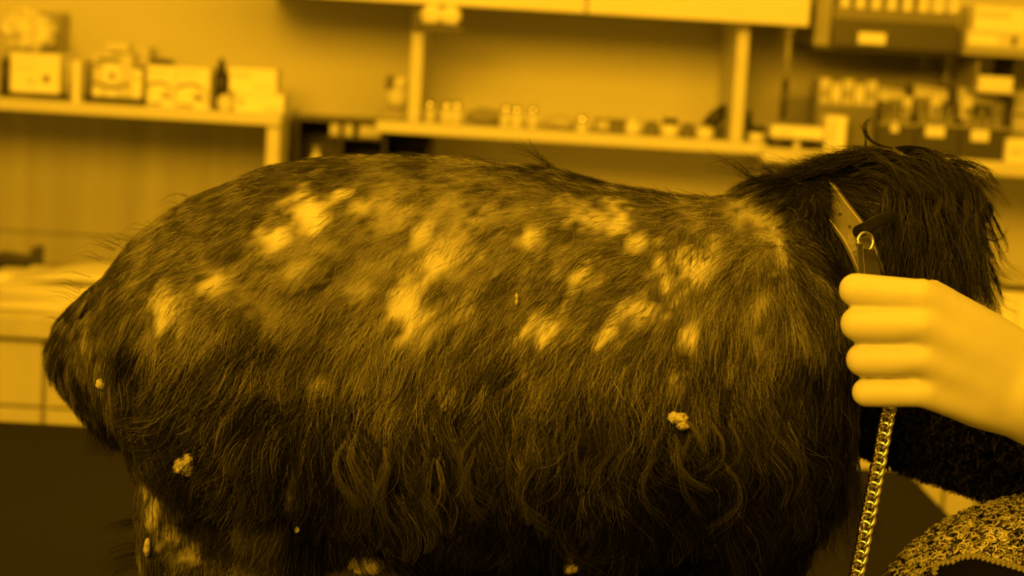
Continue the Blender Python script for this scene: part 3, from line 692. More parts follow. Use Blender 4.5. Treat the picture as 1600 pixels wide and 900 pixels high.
def coat_field(P):
    X = P[:, [0, 2]]
    fd_ = np.array([-.62, 0, -.78]); Qr = P - np.outer(P @ fd_, fd_) * .7; rag = .9 * snoise(Qr, 420, 41) + .9 * snoise(Qr, 1000, 42)
    out = np.zeros((len(P), 4)); bald = np.zeros(len(P)); dark = np.zeros(len(P))
    for i0 in range(0, len(P), 20000):
        q = X[i0:i0 + 20000]
        d2 = ((q[:, None, :] - CXZ[None]) ** 2).sum(2)
        wt_ = 1 / (d2 + 8e-5) ** 1.6; wt_ /= wt_.sum(1, keepdims=True)
        out[i0:i0 + 20000] = wt_ @ CT[:, 2:6]
        dx = (q[:, None, 0] - PW[None, :, 0]) / PPX; dz = -(q[:, None, 1] - PW[None, :, 1]) / PPX
        dx = dx - 0 + PATCH[None, :, 4] * dz * .6
        e = (dx / PATCH[None, :, 2]) ** 2 + (dz / PATCH[None, :, 3]) ** 2
        e = e * np.exp(.75 * rag[i0:i0 + 20000, None])
        bald[i0:i0 + 20000] = (PATCH[None, :, 5] * np.exp(-.75 * e ** 1.5)).max(1)
        dx = (q[:, None, 0] - DW[None, :, 0]) / PPX; dz = (q[:, None, 1] - DW[None, :, 1]) / PPX
        e = (dx / DARK[None, :, 2]) ** 2 + (dz / DARK[None, :, 3]) ** 2
        dark[i0:i0 + 20000] = (DARK[None, :, 4] * np.exp(-.8 * e)).max(1)
    far = np.clip((P[:, 1] - YM) / .03, 0, 1)          # the pattern of patches belongs to the near side
    return out, bald * (1 - far), dark * (1 - far)


def streaks(P, fl):
    """dark and light streaks of the coat, drawn out along the lie of the hair"""
    FD = nrm(fl[:, 0:1] * CR[None] - fl[:, 1:2] * CU[None]); Q = P - FD * (P * FD).sum(1, keepdims=True) * .70
    a = snoise(Q, 230, 191, 14) + .6 * snoise(Q, 480, 192, 12)
    return .30 + 1.0 / (1 + np.exp(-2.6 * (a + .1)))


def nrm(a): return a / (np.linalg.norm(a, axis=1, keepdims=True) + 1e-9)


def skin_mat():
    m = bpy.data.materials.new('dog_skin'); m.use_nodes = True; nt = m.node_tree; bs = nt.nodes['Principled BSDF']
    a = nt.nodes.new('ShaderNodeAttribute'); a.attribute_name = 'tone'
    nt.links.new(a.outputs['Color'], bs.inputs['Base Color']); bs.inputs['Roughness'].default_value = .6
    bs.inputs['Specular IOR Level'].default_value = .25
    n2 = nt.nodes.new('ShaderNodeTexNoise'); n2.inputs['Scale'].default_value = 500; bp = nt.nodes.new('ShaderNodeBump'); bp.inputs['Distance'].default_value = .001
    bp.inputs['Strength'].default_value = .4
    nt.links.new(n2.outputs['Fac'], bp.inputs['Height']); nt.links.new(bp.outputs[0], bs.inputs['Normal'])
    return m


def hair_mat(name, rough=.25, coat=.45):
    m = bpy.data.materials.new(name); m.use_nodes = True; nt = m.node_tree; nt.nodes.clear()
    o = nt.nodes.new('ShaderNodeOutputMaterial'); h = nt.nodes.new('ShaderNodeBsdfHair'); df = nt.nodes.new('ShaderNodeBsdfDiffuse')
    a = nt.nodes.new('ShaderNodeAttribute'); a.attribute_name = 'tone'; mx = nt.nodes.new('ShaderNodeMixShader')
    h.component = 'Reflection'; h.inputs['RoughnessU'].default_value = rough; h.inputs['RoughnessV'].default_value = 1.0
    mx.inputs[0].default_value = coat
    nt.links.new(a.outputs['Color'], h.inputs['Color']); nt.links.new(a.outputs['Color'], df.inputs['Color'])
    nt.links.new(df.outputs[0], mx.inputs[1]); nt.links.new(h.outputs[0], mx.inputs[2]); nt.links.new(mx.outputs[0], o.inputs['Surface'])
    return m


dog = thing('dog', 'black rough coated dog with bald patches standing in profile on the table', 'dog', (-.05, YM, ZT))
body = voxel(b, 'body', .0055, 10, skin_mat(), dog)
me = body.data; nv = len(me.vertices)
V = np.zeros(nv * 3); me.vertices.foreach_get('co', V); V = V.reshape(-1, 3)
zmin = V[:, 2].min()
V[:, 2] = np.where(V[:, 2] < .95, V[:, 2] + (ZT - zmin) * np.clip((.95 - V[:, 2]) / .15, 0, 1), V[:, 2]); V[:, 2] = np.maximum(V[:, 2], ZT)
me.vertices.foreach_set('co', V.ravel()); me.update()


def world_arrays(o):
    me = o.data; me.calc_loop_triangles()
    n = len(me.vertices); V = np.zeros(n * 3); me.vertices.foreach_get('co', V); V = V.reshape(-1, 3)
    T = np.zeros(len(me.loop_triangles) * 3, dtype=np.int64); me.loop_triangles.foreach_get('vertices', T); T = T.reshape(-1, 3)
    N = np.zeros(n * 3); me.vertices.foreach_get('normal', N)
    return V, T, N.reshape(-1, 3)


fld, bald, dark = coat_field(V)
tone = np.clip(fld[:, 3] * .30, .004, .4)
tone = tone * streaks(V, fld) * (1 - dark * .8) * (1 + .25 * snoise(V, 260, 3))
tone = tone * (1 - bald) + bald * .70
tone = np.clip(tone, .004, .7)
ca = me.attributes.new('tone', 'FLOAT_COLOR', 'POINT')
ca.data.foreach_set('color', np.stack([tone, tone, tone, np.ones(nv)], 1).ravel())


def sample(o, n, wfun):
    V, T, N = world_arrays(o)
    A, B_, C_ = V[T[:, 0]], V[T[:, 1]], V[T[:, 2]]
    ar = np.linalg.norm(np.cross(B_ - A, C_ - A), axis=1) / 2
    cen = (A + B_ + C_) / 3; nm = N[T].mean(1); nm /= np.linalg.norm(nm, axis=1, keepdims=True) + 1e-9
    p = ar * wfun(cen, nm); p /= p.sum()
    i = rng.choice(len(T), size=n, p=p)
    u = rng.random((n, 2)); fl = u.sum(1) > 1; u[fl] = 1 - u[fl]
    P = A[i] + u[:, :1] * (B_[i] - A[i]) + u[:, 1:] * (C_[i] - A[i])
    NN = N[T[i, 0]] * (1 - u.sum(1, keepdims=True)) + N[T[i, 1]] * u[:, :1] + N[T[i, 2]] * u[:, 1:]
    NN /= np.linalg.norm(NN, axis=1, keepdims=True)
    return P, NN


def add_curves(name, pts, rad, tone, m, parent):
    n, k = pts.shape[:2]
    c = bpy.data.hair_curves.new(name); c.add_curves([k] * n)
    c.attributes['position'].data.foreach_set('vector', pts.astype(np.float32).ravel())
    if 'radius' not in c.attributes: c.attributes.new('radius', 'FLOAT', 'POINT')
    c.attributes['radius'].data.foreach_set('value', np.broadcast_to(rad, (n, k)).astype(np.float32).ravel())
    a = c.attributes.new('tone', 'FLOAT_COLOR', 'CURVE')
    a.data.foreach_set('color', np.stack([tone, tone, tone, np.ones(n)], 1).astype(np.float32).ravel())
    return link(name, c, m, parent, 'stuff')


def grow(P, N, D, L, K, lift, grav, wav, jit, seed):
    """strands from roots P along D, bending down and waving"""
    n = len(P); r = np.random.default_rng(seed)
    T = nrm(D - N * (D * N).sum(1, keepdims=True) + r.normal(0, jit, (n, 3)))
    T = nrm(T - N * (T * N).sum(1, keepdims=True) * .8)
    d = nrm(T + N * np.asarray(lift).reshape(-1, 1))
    side = np.cross(N, T)
    ph = (snoise(P, 90, seed + 5) * 2.2 + r.normal(0, .5, n)); am = np.asarray(wav).reshape(-1, 1)
    pts = np.zeros((n, K, 3)); pts[:, 0] = P - N * .0008
    G = np.array([0, 0, -1.0])
    for k in range(1, K):
        u = k / (K - 1)
        dd = nrm(d * (1 - .55 * u) + T * (.25 + .5 * u) * .6 + G * np.asarray(grav).reshape(-1, 1) * u + side * am * np.sin(ph + u * 5.5)[:, None] + N * am * .5 * np.cos(ph * 1.3 + u * 5)[:, None])
        pts[:, k] = pts[:, k - 1] + dd * (L / (K - 1))[:, None]
    return pts


def clump(pts, ng, fac, power, seed):
    n, K = pts.shape[:2]; r = np.random.default_rng(seed)
    gi = r.choice(n, ng, replace=False); kd = kdtree.KDTree(ng)
    for a, i in enumerate(gi): kd.insert(pts[i, 0], a)
    kd.balance()
    near = np.array([gi[kd.find(p)[1]] for p in pts[:, 0]])
    f = np.asarray(fac).reshape(-1, 1, 1) * (np.linspace(0, 1, K) ** power)[None, :, None]
    return pts * (1 - f) + pts[near] * f, near


def w_main(c, n):
    v = nrm(np.array([[0, 0, CAMZ]]) - c); f = (n * v).sum(1)
    w_ = np.where(f > -.25, 1.0, .12)
    w_ = w_ * np.where(c[:, 2] < .93, .45, 1.0)
    return w_


HM = hair_mat('dog_coat_hair')
NS = 240000
P, N = sample(body, NS, w_main)
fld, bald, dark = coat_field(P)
keep = rng.random(NS) > bald * .72
# hairs end where the collar lies against the neck
P, N, fld, bald, dark = P[keep], N[keep], fld[keep], bald[keep], dark[keep]
D = fld[:, 0:1] * CR[None] - fld[:, 1:2] * CU[None]
L = fld[:, 2] * rng.uniform(.65, 1.25, len(P)) * (1 - .35 * bald)
L = np.where(P[:, 2] < .93, np.minimum(L, .02), L)
longness = np.clip((fld[:, 2] - .018) / .03, 0, 1)
K = 8
pts = grow(P, N, D, L, K, .20 + .10 * longness + rng.normal(0, .08, len(P)), .25 + .5 * longness, .12 + .60 * longness, .27, 21)
bm_ = np.max([coat_field(pts[:, q_])[1] for q_ in (3, 5, 7)], axis=0); kp = rng.random(len(P)) > bm_ * (.55 + .4 * longness)
pts = pts[kp]; P = P[kp]; N = N[kp]; fld = fld[kp]; dark = dark[kp]; longness = longness[kp]; bald_k = bm_[kp]
pts, near = clump(pts, 20000, .30 + .45 * longness, 1.3, 31)
near_t = snoise(P[near] + 0 * P, 900, 77)
FD = nrm(D := fld[:, 0:1] * CR[None] - fld[:, 1:2] * CU[None])
Q = P - FD * (P * FD).sum(1, keepdims=True) * .72           # streaks drawn out along the lie of the hair
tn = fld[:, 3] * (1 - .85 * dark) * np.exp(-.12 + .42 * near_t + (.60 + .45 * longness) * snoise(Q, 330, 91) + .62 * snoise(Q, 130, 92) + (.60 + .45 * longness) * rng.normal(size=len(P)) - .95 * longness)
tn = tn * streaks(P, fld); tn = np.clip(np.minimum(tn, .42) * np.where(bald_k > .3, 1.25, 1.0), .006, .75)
rad = np.linspace(1, .25, K)[None] * (.00011 + .00004 * rng.random(len(P)))[:, None]
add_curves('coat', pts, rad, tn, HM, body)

# loose longer locks over flank, chest and head
def w_long(c, n):
    f, _, _ = coat_field(c); v = nrm(np.array([[0, 0, CAMZ]]) - c)
    return np.where((n * v).sum(1) > -.2, 1.0, .05) * np.clip((f[:, 2] - .030) / .02, 0, 1) * (c[:, 2] > .93)
P, N = sample(body, 26000, w_long)
fld, bald, dark = coat_field(P)
D = fld[:, 0:1] * CR[None] - fld[:, 1:2] * CU[None]
L = fld[:, 2] * rng.uniform(.9, 1.5, len(P))
pts = grow(P, N, D, L, 12, .24 + rng.normal(0, .10, len(P)), .6, .95, .26, 51)
bq = np.max([coat_field(pts[:, q_])[1] for q_ in (4, 7, 10)], axis=0); kp = rng.random(len(P)) > bq
pts, P, fld = pts[kp], P[kp], fld[kp]
pts, near = clump(pts, 1500, .8, .9, 61)
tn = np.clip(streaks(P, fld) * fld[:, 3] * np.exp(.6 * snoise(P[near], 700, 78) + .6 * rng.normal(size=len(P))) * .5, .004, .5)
rad = np.linspace(1, .25, 12)[None] * (.00015 + .00005 * rng.random(len(P)))[:, None]
add_curves('long_coat', pts, rad, tn, HM, body)

# fly-away hairs: on the back ridge, the rump edge, the crown and curls of the head
fly = []
def strand(pp, n, spread, curl=0.0):
    for _ in range(n):
        j = rng.normal(0, spread, 3)
        base = np.array([at3(p) for p in pp]); m_ = len(base)
        tt = np.linspace(0, m_ - 1, 12); q = np.stack([np.interp(tt, range(m_), base[:, c]) for c in range(3)], 1)
        for _s in range(2): q[1:-1] = (q[:-2] + 2 * q[1:-1] + q[2:]) / 4
        q += (np.linspace(.15, 1, 12)[:, None]) * j + rng.normal(0, spread * .12, (12, 3)); fly.append(q)
Yb = YM - .01
for k in range(60):
    i = rng.integers(2, len(TORSO) - 3); a = rng.random()
    px = TORSO[i][0] * (1 - a) + TORSO[i + 1][0] * a; py = TORSO[i][1] * (1 - a) + TORSO[i + 1][1] * a + 6
    l = rng.uniform(14, 42); sl = rng.uniform(.3, .9)
    strand([(px, py, Yb), (px - l * .5, py - l * .32 * sl, Yb), (px - l, py - l * .45 * sl + (0 if px > 500 else l * .4), Yb)], 1, .002)
for k in range(30):
    px = rng.uniform(80, 200); py = np.interp(px, [80, 100, 150, 220], [560, 480, 405, 345]); l = rng.uniform(20, 60)
    strand([(px + 6, py + 6, Yb), (px - l * .5, py - l * .10, Yb), (px - l * .9, py + l * rng.uniform(-.25, .15), Yb)], 1, .002)
strand([(868, 262, Yb), (845, 246, Yb), (832, 232, Yb), (822, 214, Yb)], 6, .004)
strand([(860, 262, Yb), (830, 240, Yb), (800, 232, Yb)], 10, .003)
for k in range(26):
    px = rng.uniform(1180, 1300); l = rng.uniform(30, 85)
    strand([(px, 285, YM), (px - l * .5, 285 - l * rng.uniform(.1, .5), YM), (px - l, 280 - l * rng.uniform(.15, .6), YM)], 6, .0022)
strand([(1395, 232, YM), (1362, 225, YM), (1350, 205, YM), (1352, 190, YM), (1362, 185, YM)], 26, .0011)
strand([(1352, 232, YM), (1353, 215, YM), (1346, 195, YM)], 14, .0008)
for k in range(8):
    y0 = 225 + 3 * k
    strand([(1400 + 4 * k, y0 + 6, YM + .01), (1440 + 2 * k, y0 + 2, YM), (1472, 246 + 2 * k, YM - .01), (1477, 262 + k, YM - .015), (1462 - 2 * k, 274, YM - .02), (1440 - 2 * k, 277 + k, YM - .02)], 26, .0016)
strand([(1460, 235, YM), (1490, 250, YM), (1515, 262, YM), (1522, 285, YM)], 8, .0012)
for k in range(6):
    c0 = (1528 + k, 325 + 2 * k); R_ = 26 - 2 * k
    strand([(1490, 310 + 3 * k, YM), (c0[0], c0[1] - R_ * .8, YM), (c0[0] + R_, c0[1] - 4, YM - .005), (c0[0] + R_ * .7, c0[1] + R_ * .6, YM - .01), (c0[0] - 6, c0[1] + R_ * .7, YM - .01), (c0[0] - R_ * .9, c0[1] + R_ * .2, YM - .01)], 26, .0014)
strand([(1535, 370, YM), (1556, 378, YM), (1570, 368, YM), (1575, 355, YM)], 8, .0008)
for k in range(34):
    px = rng.uniform(1500, 1552); py = rng.uniform(330, 470); l = rng.uniform(30, 60)
    strand([(px, py, YM), (px + l * .3, py + l * .6, YM), (px + l * rng.uniform(.25, .5), py + l, YM), (px + l * rng.uniform(.3, .9), py + l * rng.uniform(1.1, 1.35), YM)], 12, .0018)
locks0 = len(fly)
for k in range(170):                                   # wavy ear and crown locks
    px = rng.uniform(1375, 1530); py = rng.uniform(285, 400); l = rng.uniform(70, 150); a = rng.uniform(3, 9); s_ = rng.choice([-1, 1]); y_ = YM - .045 - .012 * rng.random()
    dr = (px - 1420) / 500
    strand([(px, py, y_ + .028), (px + l * dr * .3 + s_ * a, py + l * .28, y_), (px + l * dr * .6 - s_ * a * .7, py + l * .55, y_), (px + l * dr * .8 + s_ * a * .7, py + l * .8, y_), (px + l * dr - s_ * a * .5, py + l, y_ + .006)], 14, .0030)
for k in range(80):                                   # crown hair swept over the top
    px = rng.uniform(1320, 1480); l = rng.uniform(50, 110); py = 250 + rng.uniform(-6, 40) + max(0, px - 1440) * .3
    strand([(px, py + 4, YM - .012), (px + l * .35, py - rng.uniform(4, 14), YM - .022), (px + l * .8, py + rng.uniform(0, 16), YM - .03), (px + l, py + rng.uniform(20, 50), YM - .03)], 18, .0017)
for k in range(60):                                   # mane lying back over the upper collar edge
    px = rng.uniform(1270, 1400); l = rng.uniform(50, 105); py = np.interp(px, [1270, 1330, 1400], [278, 256, 240]) + rng.uniform(-6, 8)
    strand([(px, py, YM - .005), (px - l * .4, py + rng.uniform(-14, 2), YM - .012), (px - l * .8, py + rng.uniform(-8, 10), YM - .018), (px - l, py + rng.uniform(-14, 12), YM - .018)], 16, .0022)
locks1 = len(fly)
# hanging fringe at the chest, the tail tip, and long curls low on the flank
for k in range(150):
    px = rng.uniform(1215, 1338); py = rng.uniform(640, 760); l = rng.uniform(70, 150); w1 = rng.uniform(-.2, .3)
    strand([(px, py, 1.125), (px + l * .05, py + l * .4, 1.118), (px + l * w1 * .5, py + l * .75, 1.118), (px + l * w1, py + l, 1.12)], 12, .0022)
for k in range(30):
    px = rng.uniform(125, 190); l = rng.uniform(25, 70)
    strand([(px, 640, YM - .03), (px + l * .25, 640 + l * .5, YM - .035), (px + l * rng.uniform(-.1, .5), 645 + l, YM - .03)], 16, .0018)
for k in range(26):
    py = rng.uniform(800, 890); l = rng.uniform(20, 70)
    strand([(225, py, YM - .05), (215 - l * .5, py + l * .1, YM - .05), (212 - l, py + l * rng.uniform(.3, .7), YM - .05)], 5, .002)
hair_fly_end = len(fly)
for k in range(26):
    px = rng.uniform(500, 1150); py = rng.uniform(620, 740); l = rng.uniform(60, 130); dr = rng.choice([-1, 1], p=[.4, .6]); bw = rng.uniform(.15, .5)
    strand([(px, py, 1.085), (px - dr * l * bw * .55, py + l * .35, 1.078), (px - dr * l * bw * .45, py + l * .7, 1.078), (px + dr * l * bw * .5, py + l * .98, 1.082)], 14, .0024)
for pp in ([(540, 690, 1.08), (520, 720, 1.075), (530, 760, 1.075), (562, 790, 1.08)], [(556, 680, 1.08), (544, 710, 1.075), (556, 745, 1.075), (580, 775, 1.08)], [(600, 700, 1.08), (606, 735, 1.075), (590, 770, 1.078)],
           [(1060, 690, 1.075), (1056, 720, 1.07), (1072, 748, 1.07), (1105, 765, 1.075)], [(1075, 660, 1.075), (1095, 685, 1.07), (1100, 705, 1.07)]):
    strand(pp, 34, .0020)
fl = np.array(fly); tn = np.full(len(fl), .02) * rng.uniform(.6, 1.8, len(fl)); tn[locks0:locks1] = np.repeat(.008 + .13 * rng.random((locks1 - locks0) // 2 + 1) ** 2, 2)[:locks1 - locks0]; tn[hair_fly_end:] = rng.uniform(.02, .11, len(fl) - hair_fly_end); tn[-200:] *= 1.7
rad = np.linspace(1, .2, 12)[None] * np.full((len(fl), 1), .00012)
add_curves('stray_locks', fl, rad, tn, HM, body)

# lumps, scabs and teats
M['lump'] = mat('bare_lump_skin', .46, .35, grain=((260, 260, 260), .35), bump=.6, bscale=300)
from mathutils.bvhtree import BVHTree
BV = BVHTree.FromPolygons([v.co for v in body.data.vertices], [p.vertices[:] for p in body.data.polygons])
def lump(c, r, name, n=1):
    q = MB(); d_ = (Vector(at3(c)) - Vector(CC)).normalized(); hit = BV.ray_cast(Vector(CC), d_)[0]
    if hit is not None:                                # sits on the skin, standing out through the hair
        ln_ = float(coat_field(np.array([hit]))[0][0, 2])
        pos = hit - d_ * (r[1] * .25 + (.5 if name == 'teat' else .22) * ln_)
    else: pos = Vector(at3(c))
    for k in range(n):
        j = rng.normal(0, .38, 3) * (n > 1)
        q.ball(pos + Vector((j[0] * r[0], 0, j[2] * r[2])), tuple(v * (1 if n == 1 else .62) for v in r))
    for v in q.bm.verts: v.co += Vector(rng.normal(0, min(r) * .07, 3))
    return q.build(name, M['lump'], body, True)
lump((290, 724, 1.083), (.0055, .006, .0068), 'skin_lump', 5); lump((1058, 657, 1.082), (.0060, .005, .0048), 'scab', 6); lump((888, 888, 1.10), (.0058, .006, .0052), 'teat', 4)
lump((158, 600, 1.132), (.0032, .004, .0034), 'skin_nodule'); lump((808, 468, 1.088), (.0016, .002, .0034), 'scab', 2); lump((230, 855, 1.108), (.0020, .003, .0058), 'scab'); lump((464, 828, 1.10), (.0016, .002, .002), 'skin_nodule')
lump((580, 886, 1.12), (.012, .012, .009), 'teat', 3)
# nose and eye on the turned-away face
MB().ball(at(1482, 396, YM + .134), (.0095, .008, .008)).build('nose', M['black_plastic'], body, True)
for c in ((1478, 330, YM + .064), (1430, 318, YM + .074)):
    MB().ball(at3(c), .0068).build('eye', M['black_plastic'], body, True)

# ------------------------------------------------------------------ person: bare hand in a fist, shaded far sleeve, boucle jacket
person = thing('person', 'person at right gripping the leash in a bare fist, in light boucle fleece with a shaded far sleeve', 'person', tuple(at(1700, 800, 1.2)))
h = MB()
FING = [  # knuckle, middle joint, bent-away joint, tip, radii
    [(1440, 463, 1.043), (1337, 453, 1.052), (1343, 458, 1.082), (1392, 462, 1.088), (.0094, .0094, .0084, .0068)],
    [(1436, 508, 1.040), (1341, 506, 1.050), (1347, 512, 1.082), (1396, 514, 1.088), (.0103, .0100, .0087, .0070)],
    [(1440, 562, 1.042), (1348, 562, 1.052), (1354, 566, 1.082), (1400, 566, 1.087), (.0098, .0094, .0083, .0066)],
    [(1446, 612, 1.046), (1354, 613, 1.055), (1362, 614, 1.080), (1402, 612, 1.085), (.0087, .0083, .0073, .0060)]]
for k1, k2, k3, k4, r in FING:
    h.cone_chain([at3(k1), at3(k2), at3(k3), at3(k4)], r)
WR = [(1610, 566, 1.062), (1614, 594, 1.058), (1616, 622, 1.058), (1612, 650, 1.063)]
for (k1, *_r), wq, r0 in zip(FING, WR, (.0100, .0104, .0100, .0094)):
    h.cone_chain([at3(k1), (Vector(at3(k1)) + Vector(at3(wq))) / 2 + Vector((0, -.001, 0)), at3(wq)], [r0, .0130, .0150])
for (ka, wa), (kb, wb) in zip(zip([f_[0] for f_ in FING], WR), list(zip([f_[0] for f_ in FING], WR))[1:]):      # flesh between the knuckles
    A = (Vector(at3(ka)) + Vector(at3(kb))) / 2 + Vector((.006, .001, -.001)); B_ = (Vector(at3(wa)) + Vector(at3(wb))) / 2
    h.cone_chain([A, (A + B_) / 2 + Vector((0, -.001, 0)), B_], [.0088, .0132, .0150])
h.ball(at(1500, 560, 1.062), (.034, .014, .029), Matrix.Rotation(.35, 3, 'Y'))
h.cone_chain([at(1456, 462, 1.050), at(1545, 527, 1.060), at(1620, 600, 1.064)], [.0094, .0145, .022])
h.cone_chain([at(1452, 616, 1.050), at(1530, 634, 1.058), at(1620, 640, 1.064)], [.0085, .0135, .0195])
h.cone_chain([at(1580, 560, 1.078), at(1500, 500, 1.098), at(1430, 480, 1.106), at(1385, 500, 1.104)], [.015, .0125, .0095, .0078])   # thumb across the far side
h.cone_chain([at(1600, 608, 1.064), at(1720, 668, 1.075), at(1900, 755, 1.10)], [.0285, .0300, .0360])
hand = voxel(h, 'body', .0010, 9, M['skin'], person)
q = bmesh.new(); q.from_mesh(hand.data)               # even out the back of the hand, then raise the knuckles
for px, n_ in ((1422, 8), (1440, 14), (1462, 22), (1490, 30)):
    xl = float(at(px, 560, 1.04)[0]); sub = [v for v in q.verts if v.co.x > xl]
    for _ in range(n_): bmesh.ops.smooth_vert(q, verts=sub, factor=.5, use_axis_x=True, use_axis_y=True, use_axis_z=True)
q.normal_update()
KN = [(Vector(at(px, py, 1.032)), amt) for px, py, amt in ((1446, 462, .0004), (1446, 508, .0010), (1448, 562, .0011), (1452, 610, .0006), (1432, 480, -.0008), (1430, 535, -.0012), (1434, 588, -.0012), (1520, 512, .0004), (1560, 640, .0005), (1540, 590, -.0005))]
for v in q.verts:
    if v.co.y < 1.058 and v.normal.y < -.2:
        d_ = sum(a_ * math.exp(-((v.co.x - c_.x) ** 2 + (v.co.z - c_.z) ** 2) / (2 * .0058 ** 2)) for c_, a_ in KN)
        v.co += v.normal * d_
q.to_mesh(hand.data); q.free()
hand.data.polygons.foreach_set('use_smooth', [True] * len(hand.data.polygons))

# fleece fibres on a cloth surface
def fleece(name, o, n, L, tones, rad, seed, curl, parent):
    P, N = sample(o, n, lambda c, nm: np.where((nrm(np.array([[0, 0, CAMZ]]) - c) * nm).sum(1) > -.3, 1.0, .15) * np.where(c[:, 0] < .42, 1.0, .04))
    r = np.random.default_rng(seed); K = 7
    T = nrm(np.cross(N, r.normal(size=N.shape))); S = np.cross(N, T)
    ph = r.uniform(0, 6.28, n); pts = np.zeros((n, K, 3)); ln = L * r.uniform(.6, 1.3, n)
    tilt = r.normal(0, .35, (n, 2))
    for k in range(K):
        u = k / (K - 1)
        pts[:, k] = P + N * (ln * u * .8)[:, None] + (T * (np.cos(ph + u * curl) - np.cos(ph))[:, None] + S * (np.sin(ph + u * curl) - np.sin(ph))[:, None]) * (L * .28) + (T * tilt[:, :1] + S * tilt[:, 1:]) * (ln * u)[:, None] + np.array([0, 0, -.25]) * (ln * u * u)[:, None]
    tn = r.choice(tones, n) * r.uniform(.7, 1.3, n)
    return add_curves(name, pts, np.linspace(1, .5, K)[None] * (rad * r.uniform(.7, 1.3, n))[:, None], tn, hair_mat('fleece_fibre', .5, .2), parent)


M['shaded_sleeve_base'] = mat('shaded_sleeve_cloth', .010, .9)  # shade on the far sleeve is put into this dark cloth colour
M['boucle_base'] = mat('boucle_cloth', .22, .9, grain=((330, 330, 330), .95), bump=.8, bscale=330)
q = MB()
q.cone_chain([at(1330, 600, 1.30), at(1440, 636, 1.29), at(1560, 672, 1.28), at(1700, 700, 1.27), at(1900, 730, 1.26)], [.040, .043, .045, .048, .055])
sl = voxel(q, 'shaded_sleeve', .006, 6, M['shaded_sleeve_base'], person)
sl['label'] = 'far fleece sleeve, shade put into its dark colour'
fleece('shaded_pile', sl, 22000, .0055, [.006, .01, .04, .14], .00040, 5, 4.0, sl)
# light boucle jacket with a zipped opening
q = MB()
JC = at(1680, 1015, 1.17)
q.ball(JC, (.126, .10, .095), sub=5)
q.cone_chain([at(1700, 980, 1.19), at(1820, 900, 1.22), at(2000, 840, 1.25), (.70, 1.27, .95)], [.055, .08, .10, .15])
q.cone_chain([(.74, 1.28, .70), (.74, 1.28, 1.05), (.76, 1.29, 1.36)], [.15, .165, .14])            # trunk of the jacket beyond the frame
q.cone_chain([at(1860, 736, 1.09), (.56, 1.13, .985), (.74, 1.17, 1.36)], [.046, .062, .085])          # sleeve pushed up on the bare forearm
jk = voxel(q, 'boucle_jacket', .006, 3, M['boucle_base'], person)
jk['label'] = 'light mottled boucle jacket'
fleece('boucle_pile', jk, 26000, .0065, [.008, .06, .45, .75, .85], .00046, 6, 5.5, jk)
# zip arc: dark lining set into the opening, beads of the zip along its edge
kd = kdtree.KDTree(len(jk.data.vertices))
for i, v in enumerate(jk.data.vertices): kd.insert(v.co, i)
kd.balance()
def on_jacket(px, py, off):
    d = CF + CR * (px - 800) / FPX - CU * (py - 450) / FPX
    best = None
    for s_ in np.linspace(.95, 1.25, 300):
        p = CC + d * s_; co, i, dist = kd.find(p)
        if dist < .004 or ((Vector(p) - co).dot(jk.data.vertices[i].normal) < 0):
            best = co + jk.data.vertices[i].normal * off; break
    return best if best is not None else Vector(CC + d * 1.1)
arc = [(1462, 906), (1474, 893), (1490, 884), (1508, 878), (1528, 876), (1550, 878), (1572, 884), (1592, 892), (1612, 900), (1632, 910), (1650, 922)]
path = [on_jacket(x, y, .0075) for x, y in arc]
lin = MB(); low = [on_jacket(x, y + 14 + 40 * sin(pi * i / 10), .0068) for i, (x, y) in enumerate(arc)]
va = [lin.bm.verts.new(p) for p in path]; vb = [lin.bm.verts.new(p) for p in low]
for i in range(10): lin.bm.faces.new((va[i], va[i + 1], vb[i + 1], vb[i]))
lo = lin.build('pocket_lining', M['dark_lining'], jk, True); so = lo.modifiers.new('t', 'SOLIDIFY'); so.thickness = .002
MB().tube(path, .0024, 10).build('zip_tape', M['boucle_base'], jk, True)
seg = [0.0]
for a, c in zip(path, path[1:]): seg.append(seg[-1] + (c - a).length)
zm = None
for k in range(int(seg[-1] / .0033)):
    s_ = k * .0033; i = max(j for j in range(len(seg)) if seg[j] <= s_ + 1e-9); i = min(i, len(path) - 2)
    p = path[i].lerp(path[i + 1], (s_ - seg[i]) / (seg[i + 1] - seg[i]))
    if zm is None:
        o = MB().box((-.0013, -.0016, -.0017), (.0013, .0016, .0017), .0006).build('zip_tooth', M['mid_plastic'], jk); zm = o.data
    else:
        o = bpy.data.objects.new('zip_tooth', zm); COL.objects.link(o); o.parent = jk; o.matrix_parent_inverse = parent_world(jk).inverted()
    d = (path[i + 1] - path[i]).normalized(); o.location = p + Vector((0, -.0022, .0006)); o.rotation_euler = (0, -math.atan2(d.z, d.x), 0)

# ------------------------------------------------------------------ collar on the neck
ring = [(1262, 282, 1.235), (1284, 298, 1.196), (1308, 330, 1.172), (1336, 368, 1.158), (1356, 412, 1.155), (1372, 462, 1.165), (1380, 505, 1.20), (1372, 480, 1.255), (1345, 410, 1.285), (1310, 340, 1.29), (1275, 292, 1.272)]
RP = [Vector(at3(p)) for p in ring]; n0 = len(RP)
def cr(t):
    i = int(t) % n0; f_ = t - int(t); p0, p1, p2, p3 = RP[i - 1], RP[i], RP[(i + 1) % n0], RP[(i + 2) % n0]
    return .5 * ((2 * p1) + (p2 - p0) * f_ + (2 * p0 - 5 * p1 + 4 * p2 - p3) * f_ ** 2 + (3 * p1 - p0 - 3 * p2 + p3) * f_ ** 3)
cen = sum(RP, Vector()) / n0
NB = 110; CP = [cr(n0 * k / NB) for k in range(NB)]
axis = Vector((.80, .06, .60)).normalized()            # along the neck
collar = thing('dog_collar', 'brown leather dog collar with pale double stitching around the dog neck', 'collar', tuple(cen))
